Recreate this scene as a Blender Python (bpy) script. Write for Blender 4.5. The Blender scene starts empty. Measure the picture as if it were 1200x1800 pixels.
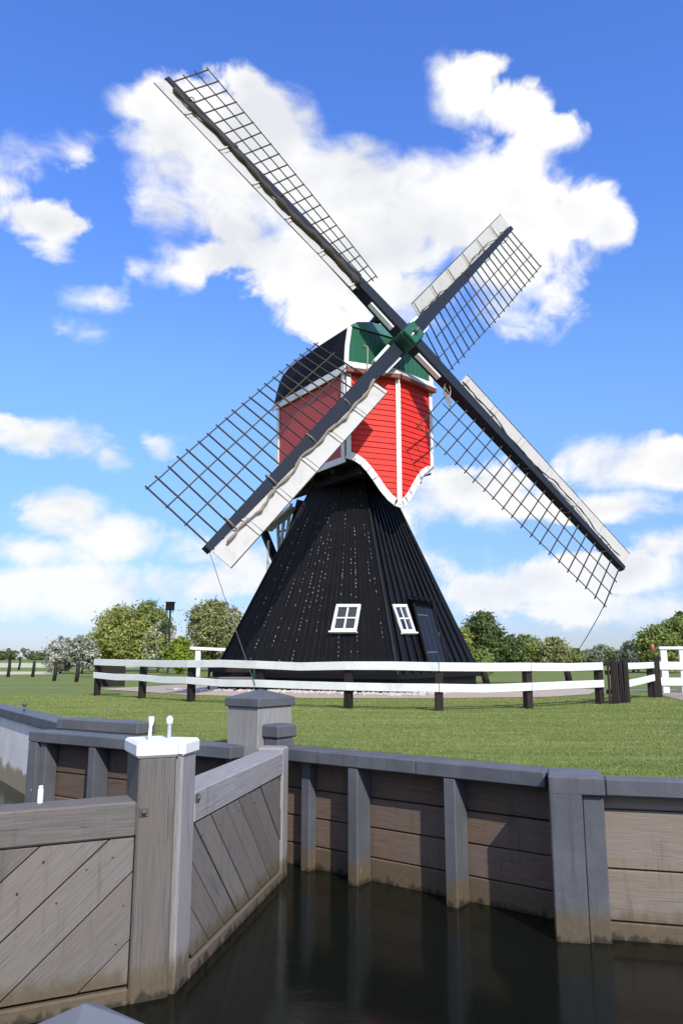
import bpy, bmesh, math, random
import numpy as np
from mathutils import Vector, Matrix
random.seed(7)
S = bpy.context.scene
COL = S.collection
V = Vector
rad = math.radians

# ------------------------------------------------------------------ camera
EYE = 1.05                       # eye height over the lawn
FPX, PITCH = 1350.0, 10.778      # focal length in pixels of an 1800 px high picture, upward pitch
cd = bpy.data.cameras.new('camera')
cam = bpy.data.objects.new('camera', cd)
COL.objects.link(cam)
cd.sensor_fit = 'VERTICAL'; cd.sensor_height = 36.0; cd.lens = FPX / 1800 * 36
cd.clip_start = 0.05; cd.clip_end = 4000
cam.location = (0, 0, EYE)
cam.rotation_euler = (rad(90 + PITCH), 0, 0)
S.camera = cam

# ------------------------------------------------------------------ light
SUN_AZ, SUN_EL = 22.0, 38.0      # azimuth measured from the viewer's back towards the right
SUN_STRENGTH, SKY_STRENGTH, CLOUD = 3.2, 0.14, 0.68
EXPOSURE = 0.60
sd = V((math.sin(rad(SUN_AZ)) * math.cos(rad(SUN_EL)), -math.cos(rad(SUN_AZ)) * math.cos(rad(SUN_EL)), math.sin(rad(SUN_EL))))
sl = bpy.data.lights.new('sun', 'SUN'); sl.energy = SUN_STRENGTH; sl.angle = rad(0.5); sl.color = (1.0, 0.95, 0.87)
so = bpy.data.objects.new('sun', sl); COL.objects.link(so)
so.rotation_euler = sd.to_track_quat('Z', 'Y').to_euler(); so.location = (20, -30, 40)
S.view_settings.view_transform = 'Standard'; S.view_settings.look = 'None'
S.view_settings.exposure = EXPOSURE; S.view_settings.gamma = 1.0
S.view_settings.use_curve_mapping = False


class G:
    """small node-graph writer"""
    def __init__(s, tree): s.t = tree; s.n = tree.nodes; s.l = tree.links
    def node(s, typ, **kw):
        n = s.n.new(typ)
        for k, v in kw.items(): setattr(n, k, v)
        return n
    def put(s, sock, v):
        if v is None: return
        if hasattr(v, 'is_output'): s.l.new(v, sock)
        elif isinstance(v, (tuple, list)) and len(v) == 3 and sock.type == 'RGBA': sock.default_value = (*v, 1)
        else: sock.default_value = v
    def m(s, op, a, b=None, c=None, clamp=False):
        n = s.node('ShaderNodeMath', operation=op, use_clamp=clamp)
        for i, v in enumerate((a, b, c)): s.put(n.inputs[i], v)
        return n.outputs[0]
    def vm(s, op, a, b=None):
        n = s.node('ShaderNodeVectorMath', operation=op)
        s.put(n.inputs[0], a)
        if b is not None: s.put(n.inputs[1], b)
        return n.outputs[1] if op in ('LENGTH', 'DOT_PRODUCT') else n.outputs[0]
    def noise(s, vec, scale, detail=4, rough=0.55, dist=0.0, lac=2.0):
        n = s.node('ShaderNodeTexNoise')
        s.put(n.inputs['Vector'], vec); n.inputs['Scale'].default_value = scale
        n.inputs['Detail'].default_value = detail; n.inputs['Roughness'].default_value = rough
        n.inputs['Distortion'].default_value = dist; n.inputs['Lacunarity'].default_value = lac
        return n.outputs[0]
    def step(s, v, lo, hi, a=0.0, b=1.0, smooth=True):
        n = s.node('ShaderNodeMapRange', interpolation_type='SMOOTHSTEP' if smooth else 'LINEAR')
        s.put(n.inputs[0], v)
        for i, q in zip((1, 2, 3, 4), (lo, hi, a, b)): s.put(n.inputs[i], q)
        return n.outputs[0]
    def mix(s, f, a, b, mode='MIX'):
        n = s.node('ShaderNodeMix', data_type='RGBA', blend_type=mode)
        s.put(n.inputs[0], f); s.put(n.inputs[6], a); s.put(n.inputs[7], b)
        return n.outputs[2]
    def scale(s, vec, sc):
        n = s.node('ShaderNodeMapping'); s.put(n.inputs[0], vec); n.inputs['Scale'].default_value = sc
        return n.outputs[0]
    def bump(s, h, strength, dist):
        n = s.node('ShaderNodeBump'); n.inputs['Strength'].default_value = strength
        n.inputs['Distance'].default_value = dist; s.put(n.inputs['Height'], h)
        return n.outputs[0]


def pixel_dir(u, v):
    c, s = math.cos(rad(PITCH)), math.sin(rad(PITCH))
    x = (u - 600) / FPX; y = -(v - 900) / FPX
    return V((x, c - y * s, s + y * c))

def az_el(u, v):
    d = pixel_dir(u, v)
    return math.atan2(d.x, d.y), math.atan2(d.z, math.hypot(d.x, d.y))

# ------------------------------------------------------------------ world: Nishita sky and cumulus clouds placed by bearing and height
W = bpy.data.worlds.new('World'); S.world = W; W.use_nodes = True
wt = W.node_tree; wt.nodes.clear(); g = G(wt)
sky = g.node('ShaderNodeTexSky', sky_type='NISHITA'); sky.sun_disc = False
sky.sun_elevation = rad(SUN_EL); sky.sun_rotation = rad(180 - SUN_AZ)
sky.air_density = 1.0; sky.dust_density = 0.35; sky.ozone_density = 3.0
hs = g.node('ShaderNodeHueSaturation'); hs.inputs['Saturation'].default_value = 1.12
wt.links.new(sky.outputs[0], hs.inputs['Color'])
tc = g.node('ShaderNodeTexCoord').outputs['Generated']
sep = g.node('ShaderNodeSeparateXYZ'); wt.links.new(tc, sep.inputs[0])
dx, dy, dz = sep.outputs
az = g.m('ARCTAN2', dx, dy)
el = g.m('ARCSINE', dz)
skyc = g.mix(1.0, hs.outputs[0], g.mix(g.step(el, .30, .62), (0.92, 0.97, 1.12), (0.84, 0.98, 1.46)), 'MULTIPLY')
ae = g.node('ShaderNodeCombineXYZ'); wt.links.new(az, ae.inputs[0]); wt.links.new(el, ae.inputs[1])
CL = [  # bearing and height given through the picture: centre, radii, density
    (265, 185, 68, 45, .8), (315, 270, 95, 115, 1.2), (300, 375, 82, 85, 1), (430, 145, 66, 48, .9), (455, 235, 130, 105, 1.3), (530, 205, 45, 42, .8), (420, 350, 170, 130, 1.3), (400, 450, 125, 62, .8), (500, 440, 130, 80, 1.1), (570, 490, 120, 62, 1), (600, 325, 155, 92, 1.3),
    (640, 262, 66, 36, .8), (720, 305, 85, 45, .9), (640, 420, 205, 105, 1.2), (780, 365, 165, 100, 1.3), (880, 365, 150, 92, 1.2), (1000, 375, 90, 62, 1), (1068, 402, 46, 44, .8), (900, 460, 140, 82, 1), (970, 510, 60, 44, .6),
    (700, 520, 165, 62, .9), (560, 560, 82, 46, .7), (620, 590, 85, 42, .7), (860, 540, 105, 52, .6),
    (812, 165, 64, 64, .9), (850, 118, 42, 24, .6), (900, 190, 70, 50, .9), (930, 150, 32, 26, .4), (962, 242, 76, 42, .9), (930, 285, 62, 62, .9), (830, 255, 42, 34, .3), (780, 132, 30, 30, .5),
    (85, 392, 100, 46, .75), (140, 398, 52, 30, .6), (60, 380, 62, 36, .6), (90, 432, 55, 26, .45), (30, 285, 60, 36, .26), (20, 330, 40, 30, .3), (145, 262, 24, 22, .22), (175, 526, 62, 24, .6), (160, 585, 42, 16, .28), (250, 470, 32, 24, .32), (330, 482, 85, 36, .45),
    (100, 770, 130, 44, 1.1), (195, 800, 60, 34, .75), (20, 745, 60, 26, .7), (285, 790, 45, 30, .6),
    (115, 905, 95, 55, 1.4), (190, 945, 115, 55, 1.3), (60, 965, 110, 40, .8), (200, 1035, 240, 60, 1.0), (330, 965, 110, 36, .6), (40, 1030, 110, 50, .7), (380, 1030, 120, 40, .6),
    (1080, 815, 120, 50, 1.3), (1180, 820, 80, 50, 1.3), (800, 870, 170, 65, .9), (880, 840, 100, 40, .7), (1080, 890, 130, 32, .85), (740, 890, 110, 60, .8),
    (880, 1040, 110, 50, .85), (960, 1020, 120, 50, .85), (1110, 1000, 120, 50, .9), (1160, 960, 80, 36, .8), (1060, 1075, 170, 36, .6), (1190, 1070, 60, 40, .7), (560, 1000, 300, 70, .6),
    # the same weather carried on outside the picture
    (-250, 380, 220, 150, .9), (-420, 800, 260, 80, .9), (1500, 300, 230, 160, .9), (1620, 700, 260, 90, .9), (-300, 1010, 320, 70, .85), (1500, 1000, 320, 70, .85)]
field = None
for (u, v, ru, rv, wgt) in CL:
    a0, e0 = az_el(u, v)
    a1, _ = az_el(u + 10, v); _, e1 = az_el(u, v - 10)
    ra = abs(a1 - a0) / 10 * ru * 1.08; re = abs(e1 - e0) / 10 * rv * 1.08
    d = g.vm('SUBTRACT', ae.outputs[0], (a0, e0, 0))
    d = g.vm('DIVIDE', d, (ra, re, 1))
    b = g.m('MULTIPLY', g.m('SUBTRACT', 1.0, g.vm('LENGTH', d)), wgt)
    if field is None: field = b
    else:
        n = g.node('ShaderNodeMath', operation='SMOOTH_MAX'); n.inputs[2].default_value = 0.10
        wt.links.new(field, n.inputs[0]); wt.links.new(b, n.inputs[1]); field = n.outputs[0]
# overhead and behind: unseen broken cumulus of the same kind, cover raised for neutral fill
away = g.m('MAXIMUM', g.step(g.m('ABSOLUTE', az), 0.9, 1.4), g.step(el, 0.95, 1.15))
big = g.noise(g.scale(tc, (1, 1, 1.8)), 2.6, 2, .5)
gen = g.m('ADD', g.m('MULTIPLY', g.m('SUBTRACT', big, 0.47), 3.2), 0.05)
gen = g.m('SUBTRACT', gen, g.m('MULTIPLY', g.m('SUBTRACT', 1.0, away), 3.0))
field = g.m('MAXIMUM', g.m('MAXIMUM', field, -1.0), gen)
pv = g.scale(tc, (1, 1, 1.35))
warp = g.node('ShaderNodeTexNoise'); wt.links.new(pv, warp.inputs['Vector']); warp.inputs['Scale'].default_value = 7; warp.inputs['Detail'].default_value = 2
pw = g.vm('ADD', pv, g.vm('MULTIPLY', g.vm('SUBTRACT', warp.outputs['Color'], (.5, .5, .5)), (.105, .105, .105)))
n1 = g.noise(pw, 10, 8, .60)
puff = g.m('SUBTRACT', 0.22, g.m('ABSOLUTE', g.m('SUBTRACT', g.noise(pw, 17, 2, .5), .5)))
dens = g.m('ADD', g.m('MINIMUM', field, .78), g.m('ADD', g.m('SUBTRACT', g.m('MULTIPLY', g.m('SUBTRACT', n1, .5), 2.15), .05), g.m('MULTIPLY', puff, .42)))
soft = g.step(g.noise(pv, 6, 1, .5), .38, .62, .34, .95)
alpha = g.step(dens, 0.0, soft)
# relief inside the cloud: light from the sun's side, grey on thick undersides
off = g.vm('ADD', pw, (.012, -.012, .022))
n2 = g.noise(off, 9, 3, .5)
lit = g.m('SUBTRACT', n1, n2)
low = g.noise(g.vm('ADD', pv, (3, 1, 7)), 4.5, 3, .5)
thick = g.step(field, 0.1, .9)
grey = g.m('MULTIPLY', g.step(low, .34, .62), g.m('MULTIPLY', thick, 0.95))
grey = g.m('SUBTRACT', grey, g.m('MULTIPLY', lit, 2.2), clamp=True)
cc = g.mix(grey, (1.0, 1.0, 1.0), (.78, .805, .85))
hz = g.step(el, 0.0, 0.40, 1.0, 0.0)
skyc = g.mix(hz, skyc, g.mix(1.0, skyc, (0.44, 0.46, 0.60), 'MULTIPLY'))
bg1 = g.node('ShaderNodeBackground'); g.put(bg1.inputs[0], skyc); bg1.inputs[1].default_value = SKY_STRENGTH
bg2 = g.node('ShaderNodeBackground'); g.put(bg2.inputs[0], cc); bg2.inputs[1].default_value = CLOUD
ms = g.node('ShaderNodeMixShader'); g.put(ms.inputs[0], g.m('MULTIPLY', alpha, g.step(el, 0, .16, .78, 1.0)))
wt.links.new(bg1.outputs[0], ms.inputs[1]); wt.links.new(bg2.outputs[0], ms.inputs[2])
wo = g.node('ShaderNodeOutputWorld'); wt.links.new(ms.outputs[0], wo.inputs[0])

W.cycles.sampling_method = 'MANUAL'; W.cycles.sample_map_resolution = 512
S.cycles.max_bounces = 5; S.cycles.diffuse_bounces = 2; S.cycles.glossy_bounces = 3; S.cycles.transmission_bounces = 3; S.cycles.transparent_max_bounces = 4
S.cycles.sample_clamp_indirect = 6
# ------------------------------------------------------------------ materials
def new_mat(name):
    m = bpy.data.materials.new(name); m.use_nodes = True
    g = G(m.node_tree); b = m.node_tree.nodes['Principled BSDF']
    return m, g, b

def obj_coord(g): return g.node('ShaderNodeTexCoord').outputs['Object']
def pos(g): return g.node('ShaderNodeNewGeometry').outputs['Position']
def rnd(g): return g.node('ShaderNodeObjectInfo').outputs['Random']
def world_z(g):
    s = g.node('ShaderNodeSeparateXYZ'); g.put(s.inputs[0], pos(g)); return s.outputs[2]

def slime(g, col, rough, lo=-1.26, hi=-1.03):
    z = g.m('ADD', world_z(g), g.m('MULTIPLY', g.m('SUBTRACT', g.noise(g.scale(pos(g), (5, 5, 2)), 2, 4, .65), .5), .30))
    f = g.m('MULTIPLY', g.step(z, hi - .09, hi + .07, 1, 0), .9)
    tone = g.mix(g.noise(pos(g), 22, 4, .7), (.07, .052, .030), (.15, .118, .074))
    col = g.mix(f, col, tone)
    wet = g.step(z, lo + .015, lo + .07, 1, 0)
    return g.mix(g.m('MULTIPLY', wet, .8), col, (.022, .02, .013))

def wood(name, c1, c2, c3=None, stain=True, rough=.8, fine=1.0, vary=.35, knots=True):
    m, g, b = new_mat(name)
    oc = g.vm('ADD', obj_coord(g), g.vm('MULTIPLY', g.node('ShaderNodeCombineXYZ').outputs[0], (1, 1, 1)))
    r = rnd(g)
    sh = g.node('ShaderNodeCombineXYZ'); g.put(sh.inputs[0], g.m('MULTIPLY', r, 37.0)); g.put(sh.inputs[1], g.m('MULTIPLY', r, 91.0)); g.put(sh.inputs[2], g.m('MULTIPLY', r, 13.0))
    oc = g.vm('ADD', oc, sh.outputs[0])
    grain = g.noise(g.scale(oc, (2.2 * fine, 60 * fine, 60 * fine)), 1.6, 7, .70, .35)
    broad = g.noise(g.scale(oc, (.7, 2.6, 2.6)), 1.7, 4, .6, .3)
    col = g.mix(g.step(grain, .22, .78), c1, c2)
    if c3: col = g.mix(g.m('MULTIPLY', g.step(broad, .42, .7), .8), col, c3)
    crack = g.step(g.noise(g.scale(oc, (1.4, 75, 75)), 1.0, 4, .65, .25), .33, .38, 1, 0)
    col = g.mix(g.m('MULTIPLY', crack, .45), col, (c1[0] * .25, c1[1] * .25, c1[2] * .25))
    tone = g.m('ADD', 1 - vary / 2, g.m('MULTIPLY', r, vary))
    tn = g.node('ShaderNodeCombineXYZ')
    for i in range(3): g.put(tn.inputs[i], tone)
    col = g.mix(1.0, col, tn.outputs[0], 'MULTIPLY')
    streak = g.noise(g.scale(pos(g), (9, 9, .8)), 1.5, 4, .6)
    col = g.mix(g.m('MULTIPLY', g.step(streak, .55, .75), .35), col, (c1[0] * .4, c1[1] * .42, c1[2] * .42))
    if stain: col = slime(g, col, rough)
    g.put(b.inputs['Base Color'], col)
    g.put(b.inputs['Roughness'], g.step(grain, .2, .8, rough - .08, rough + .1))
    b.inputs['Specular IOR Level'].default_value = .25
    h = g.m('SUBTRACT', g.m('ADD', grain, g.m('MULTIPLY', broad, .3)), g.m('MULTIPLY', crack, .6))
    g.put(b.inputs['Normal'], g.bump(h, .45, .006))
    return m

def paint(name, c, rough=.45, wear=.25, wearcol=None, stain=False, dirt=.25, bump=.25):
    m, g, b = new_mat(name)
    p = pos(g)
    n = g.noise(p, 3.1, 5, .6); f = g.noise(p, 38, 4, .6)
    col = g.mix(g.m('MULTIPLY', g.step(n, .45, .75), dirt), c, tuple(x * .6 for x in c))
    wc = wearcol or tuple(x * .35 for x in c)
    sp = g.step(g.m('ADD', g.m('MULTIPLY', f, .7), g.m('MULTIPLY', n, .3)), .62, .70)
    col = g.mix(g.m('MULTIPLY', sp, wear), col, wc)
    if stain: col = slime(g, col, rough, hi=-1.0)
    g.put(b.inputs['Base Color'], col)
    g.put(b.inputs['Roughness'], g.step(f, .3, .7, rough - .08, rough + .12))
    if max(c) < .05: b.inputs['Specular IOR Level'].default_value = .22
    g.put(b.inputs['Normal'], g.bump(f, bump, .004))
    return m

M = {}
M['gate_wood'] = wood('gate_wood', (.108, .098, .088), (.195, .181, .166), (.165, .140, .115))
M['gate_plank'] = wood('gate_plank', (.124, .112, .099), (.205, .188, .170), (.18, .150, .122))
M['pale_beam'] = wood('pale_beam', (.19, .182, .178), (.33, .32, .315), (.26, .235, .215), vary=.15)
M['wall_plank'] = wood('wall_plank', (.085, .058, .042), (.175, .125, .092), (.13, .105, .09), vary=.4)
M['tan_plank'] = wood('tan_plank', (.185, .15, .12), (.29, .25, .21), (.24, .18, .125), vary=.2, rough=.75)
def grey_paint():
    m, g, b = new_mat('grey_paint')
    p = pos(g); n = g.noise(p, 2.6, 5, .6); f = g.noise(p, 46, 4, .65)
    st = g.noise(g.scale(p, (14, 14, .9)), 1.3, 5, .6)
    c = g.mix(g.step(n, .35, .7), (.084, .089, .100), (.112, .117, .128))
    c = g.mix(g.m('MULTIPLY', g.step(st, .52, .72), .45), c, (.050, .054, .060))
    c = g.mix(g.m('MULTIPLY', g.step(f, .60, .72), .35), c, (.17, .175, .18))
    dr = g.step(g.noise(g.scale(p, (1, 1, .35)), 19, 2, .5), .765, .785)
    c = g.mix(g.m('MULTIPLY', dr, .9), c, (.70, .70, .68))
    c = slime(g, c, .5, hi=-1.02)
    g.put(b.inputs['Base Color'], c); g.put(b.inputs['Roughness'], g.step(f, .3, .7, .42, .65)); b.inputs['Specular IOR Level'].default_value = .35
    g.put(b.inputs['Normal'], g.bump(g.m('ADD', f, g.m('MULTIPLY', st, .8)), .35, .004)); return m
M['grey'] = grey_paint(); M['grey_plain'] = paint('grey_cap_paint', (.140, .150, .170), .5, .12, (.22, .22, .22), stain=True, dirt=.2)
M['white'] = paint('white_paint', (.80, .80, .78), .5, .25, (.35, .32, .28), dirt=.12)
M['fence_white'] = paint('fence_white', (.74, .74, .71), .6, .45, (.38, .36, .28), dirt=.38)
M['trim'] = paint('trim_white', (.78, .77, .74), .5, .45, (.38, .34, .30), dirt=.25)
M['board'] = paint('windboard_white', (.47, .455, .42), .65, .3, (.32, .29, .24), dirt=.35)
M['stock'] = paint('stock_blueblack', (.014, .019, .030), .55, .06, (.05, .05, .055), dirt=.2)
M['lattice'] = wood('lattice_wood', (.035, .028, .020), (.085, .068, .045), stain=False, vary=.5, fine=1.0)
M['green'] = paint('mill_green', (.011, .105, .052), .45, .15, (.03, .05, .04), dirt=.3)
M['green_dark'] = paint('mill_green_dark', (.008, .060, .036), .45, .2, (.02, .03, .025), dirt=.4)
M['bottle'] = paint('bottle_green', (.008, .04, .026), .5, .2)
M['green_sheen'] = paint('mill_green_sky_sheen', (.08, .20, .17), .22, .5, (.20, .30, .28), dirt=.4)  # paler green standing for sky reflected in the glossy hood
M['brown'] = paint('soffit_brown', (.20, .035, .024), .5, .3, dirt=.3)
M['side_red'] = paint('side_red', (.48, .060, .055), .6, .1, dirt=.25)
M['dark'] = paint('tarred_black', (.004, .0038, .004), .7, .1, (.02, .018, .016))
M['inside'] = paint('inside_dark', (.012, .011, .010), .8, .1)
M['post_dark'] = wood('fence_post_dark', (.012, .009, .008), (.035, .026, .022), stain=False, vary=.5)
M['iron'] = paint('iron', (.09, .085, .08), .5, .4, (.10, .05, .03))
M['cloth'] = paint('rolled_cloth', (.055, .042, .030), .85, .4, (.13, .105, .07), dirt=.5)
M['cloth_tan'] = paint('rolled_cloth_tan', (.24, .19, .14), .85, .4, (.10, .075, .05), dirt=.5)
M['rope'] = paint('rope', (.30, .26, .20), .9, .3)
M['glint'] = paint('glint_pale', (.30, .30, .29), .5, .2)  # pale tone of the sun glints on the tower boards
M['concrete'] = None
M['orange'] = paint('orange_lamp', (.30, .10, .03), .35, .1)
M['bark'] = wood('bark', (.035, .028, .02), (.09, .072, .052), stain=False, fine=.4)

def red_paint():
    m, g, b = new_mat('prow_red')
    oc = obj_coord(g); r = rnd(g)
    n = g.noise(g.scale(pos(g), (2, 2, 2)), 1.4, 5, .6)
    gr = g.noise(g.scale(oc, (2, 30, 30)), 1.3, 5, .6)
    c = g.mix(g.step(n, .35, .7), (.70, .034, .022), (.60, .030, .020))
    c = g.mix(g.m('MULTIPLY', r, .3), c, (.66, .045, .032))
    c = g.mix(g.m('MULTIPLY', g.step(gr, .62, .75), .35), c, (.30, .02, .015))
    g.put(b.inputs['Base Color'], c); b.inputs['Roughness'].default_value = .55; b.inputs['Specular IOR Level'].default_value = .25
    g.put(b.inputs['Normal'], g.bump(gr, .25, .004)); return m
M['red'] = red_paint()

def tar_plank():
    m, g, b = new_mat('tarred_plank')
    oc = obj_coord(g); r = rnd(g)
    gr = g.noise(g.scale(oc, (1.2, 26, 26)), 1.4, 6, .65, .4)
    pt = g.noise(pos(g), 2.2, 5, .65)
    c = g.mix(g.step(gr, .35, .7), (.0022, .0021, .0024), (.0062, .0058, .0062))
    c = g.mix(g.m('MULTIPLY', g.step(pt, .5, .75), .5), c, (.011, .010, .010))
    c = g.mix(g.m('MULTIPLY', r, .4), c, (.0052, .005, .0056))
    g.put(b.inputs['Base Color'], c)
    g.put(b.inputs['Roughness'], g.step(gr, .3, .7, .46, .68)); b.inputs['Specular IOR Level'].default_value = .2
    g.put(b.inputs['Normal'], g.bump(gr, .5, .006)); return m
M['tar'] = tar_plank()

def concrete():
    m, g, b = new_mat('pale_concrete')
    p = pos(g); n = g.noise(p, 2.2, 6, .65); f = g.noise(p, 30, 5, .6)
    c = g.mix(g.step(n, .3, .7), (.64, .61, .56), (.76, .74, .69))
    c = g.mix(g.m('MULTIPLY', g.step(f, .55, .75), .4), c, (.30, .28, .25))
    z = g.m('ADD', world_z(g), g.m('MULTIPLY', g.m('SUBTRACT', n, .5), .5))
    c = g.mix(g.step(z, -.98, -.86, .85, 0), c, g.mix(f, (.14, .11, .03), (.33, .27, .12)))
    g.put(b.inputs['Base Color'], c); b.inputs['Roughness'].default_value = .9
    g.put(b.inputs['Normal'], g.bump(f, .4, .01)); return m
M['concrete'] = concrete()

def grass_mat():
    m, g, b = new_mat('lawn')
    p = pos(g)
    fine = g.noise(p, 34, 6, .7); mid = g.noise(g.scale(p, (.35, 2.2, 1)), 1.5, 6, .68); big = g.noise(g.scale(p, (.10, .22, 1)), 1.3, 4, .6)
    mow = g.noise(g.scale(p, (.06, 1.3, 1)), 2.1, 3, .55)
    c = g.mix(g.step(fine, .32, .68), (.100, .145, .026), (.175, .210, .056))
    c = g.mix(g.m('MULTIPLY', g.step(mid, .42, .66), .7), c, (.225, .240, .085))
    c = g.mix(g.m('MULTIPLY', g.step(mow, .5, .66), .6), c, (.095, .145, .030))
    c = g.mix(g.m('MULTIPLY', g.step(big, .52, .7), .5), c, (.25, .235, .095))
    g.put(b.inputs['Base Color'], c); b.inputs['Roughness'].default_value = .85
    b.inputs['Specular IOR Level'].default_value = .15
    h = g.m('ADD', fine, g.m('MULTIPLY', mid, 1.5))
    g.put(b.inputs['Normal'], g.bump(h, .55, .03)); return m
M['lawn'] = grass_mat()

def blade_mat():
    m, g, b = new_mat('grass_blade')
    p = pos(g); isl = g.node('ShaderNodeNewGeometry').outputs['Random Per Island']
    mid = g.noise(g.scale(p, (.35, 2.2, 1)), 1.5, 6, .68); mow = g.noise(g.scale(p, (.06, 1.3, 1)), 2.1, 3, .55)
    c = g.mix(isl, (.145, .188, .040), (.200, .240, .064))
    c = g.mix(g.m('MULTIPLY', g.step(mid, .42, .66), .6), c, (.26, .275, .10))
    c = g.mix(g.m('MULTIPLY', g.step(mow, .5, .66), .5), c, (.12, .18, .038))
    c = g.mix(g.step(isl, .93, .95), c, (.36, .32, .17))
    big = g.noise(g.scale(p, (.10, .22, 1)), 1.3, 4, .6); pt = g.noise(p, .9, 4, .65)
    c = g.mix(g.m('MULTIPLY', g.step(big, .52, .7), .5), c, (.29, .27, .11))
    c = g.mix(g.m('MULTIPLY', g.step(pt, .56, .68), .45), c, (.085, .14, .03))
    g.put(b.inputs['Base Color'], c); b.inputs['Roughness'].default_value = .7; b.inputs['Specular IOR Level'].default_value = .2
    return m
M['blade'] = blade_mat()

def leaf_mat(name, a, bcol, trans=.38):
    m, g, b = new_mat(name)
    isl = g.node('ShaderNodeNewGeometry').outputs['Random Per Island']
    n = g.noise(pos(g), .9, 3, .6)
    c = g.mix(isl, a, bcol)
    c = g.mix(g.m('MULTIPLY', g.step(n, .45, .65), .55), c, tuple(x * .72 for x in a))
    g.put(b.inputs['Base Color'], c); b.inputs['Roughness'].default_value = .55; b.inputs['Specular IOR Level'].default_value = .3
    tr = g.node('ShaderNodeBsdfTranslucent'); g.put(tr.inputs[0], c)
    mx = g.node('ShaderNodeMixShader'); mx.inputs[0].default_value = trans
    o = m.node_tree.nodes['Material Output']
    g.l.new(b.outputs[0], mx.inputs[1]); g.l.new(tr.outputs[0], mx.inputs[2]); g.l.new(mx.outputs[0], o.inputs[0])
    return m
M['leaf_yellow'] = leaf_mat('leaf_yellow_green', (0.25, 0.29, 0.06), (0.45, 0.47, 0.15))
M['leaf_olive'] = leaf_mat('leaf_olive', (0.25, 0.27, 0.1), (0.44, 0.44, 0.2))
M['leaf_dark'] = leaf_mat('leaf_dark', (0.065, 0.11, 0.032), (0.2, 0.245, 0.08))
M['leaf_mid'] = leaf_mat('leaf_mid', (0.17, 0.23, 0.055), (0.36, 0.4, 0.12))
M['leaf_lime'] = leaf_mat('leaf_lime', (0.21, 0.28, 0.03), (0.38, 0.44, 0.06))
M['leaf_grey'] = leaf_mat('leaf_grey_green', (0.17, 0.21, 0.12), (0.33, 0.36, 0.23))
M['blossom'] = leaf_mat('blossom', (.50, .50, .42), (.78, .78, .72))

def flat_noise(name, c1, c2, scale, rough=.9, bump=.5, dist=.02, c3=None):
    m, g, b = new_mat(name)
    p = pos(g); n = g.noise(p, scale, 6, .65); n2 = g.noise(p, scale * .12, 4, .6)
    c = g.mix(g.step(n, .35, .65), c1, c2)
    if c3: c = g.mix(g.m('MULTIPLY', g.step(n2, .5, .68), .7), c, c3)
    g.put(b.inputs['Base Color'], c); b.inputs['Roughness'].default_value = rough
    g.put(b.inputs['Normal'], g.bump(n, bump, dist)); return m
M['gravel'] = flat_noise('gravel', (.36, .28, .21), (.52, .43, .345), 16, c3=(.44, .36, .29))
M['gravel_grey'] = flat_noise('grey_gravel', (.16, .15, .13), (.27, .25, .22), 14)
M['stone'] = flat_noise('pale_stone', (.42, .36, .30), (.56, .50, .44), 9)
M['pale_field'] = flat_noise('pale_field', (.42, .40, .22), (.62, .58, .40), 1.2, c3=(.30, .32, .12))
M['path'] = flat_noise('path', (.22, .18, .14), (.34, .29, .24), 6)
M['mud'] = flat_noise('canal_bed', (.03, .028, .02), (.05, .045, .03), 3)

def water_mat():
    m, g, b = new_mat('canal_water')
    p = pos(g)
    n = g.noise(g.scale(p, (1.2, 1.2, 1)), 3.0, 4, .55, .4)
    g.put(b.inputs['Base Color'], (.0050, .0064, .0042)); b.inputs['Roughness'].default_value = .13; b.inputs['Specular IOR Level'].default_value = .32
    b.inputs['IOR'].default_value = 1.33
    g.put(b.inputs['Normal'], g.bump(n, .10, .03)); return m
M['water'] = water_mat()

def glass_mat():
    m, g, b = new_mat('window_glass')
    g.put(b.inputs['Base Color'], (.02, .025, .035)); b.inputs['Roughness'].default_value = .05
    b.inputs['Specular IOR Level'].default_value = .8
    n = g.noise(pos(g), 2.5, 2, .5); g.put(b.inputs['Normal'], g.bump(n, .12, .05)); return m
M['glass'] = glass_mat()

# ------------------------------------------------------------------ object helpers
WM = {}
def put(o, Mw, parent=None):
    COL.objects.link(o)
    WM[o.name] = Mw.copy()
    if parent is not None:
        o.parent = parent
        o.matrix_basis = WM[parent.name].inverted() @ Mw
    else: o.matrix_basis = Mw
    return o

def tag(o, label=None, cat=None, group=None, kind=None):
    for k, v in (('label', label), ('category', cat), ('group', group), ('kind', kind)):
        if v: o[k] = v
    return o

def thing(name, loc, label, cat, group=None):
    o = bpy.data.objects.new(name, None); o.empty_display_size = .3
    put(o, Matrix.Translation(V(loc)))
    return tag(o, label, cat, group)

def frame(o, x, z):
    x = V(x).normalized(); z = V(z); z = (z - x * z.dot(x)).normalized(); y = z.cross(x)
    m = Matrix((x, y, z)).transposed().to_4x4(); m.translation = V(o)
    return m

def mesh_obj(name, verts, faces, mat, parent=None, Mw=None, smooth=False):
    Mw = Mw or Matrix()
    me = bpy.data.meshes.new(name); me.from_pydata([tuple(v) for v in verts], [], faces)
    me.materials.append(M[mat] if isinstance(mat, str) else mat)
    if smooth:
        for p in me.polygons: p.use_smooth = True
    me.update()
    return put(bpy.data.objects.new(name, me), Mw, parent)

def bevelled(verts, faces, bev, seg=1):
    bm = bmesh.new()
    vs = [bm.verts.new(v) for v in verts]
    for f in faces: bm.faces.new([vs[i] for i in f])
    bmesh.ops.recalc_face_normals(bm, faces=bm.faces)
    if bev: bmesh.ops.bevel(bm, geom=list(bm.edges), offset=bev, segments=seg, affect='EDGES', clamp_overlap=True)
    return bm

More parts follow.
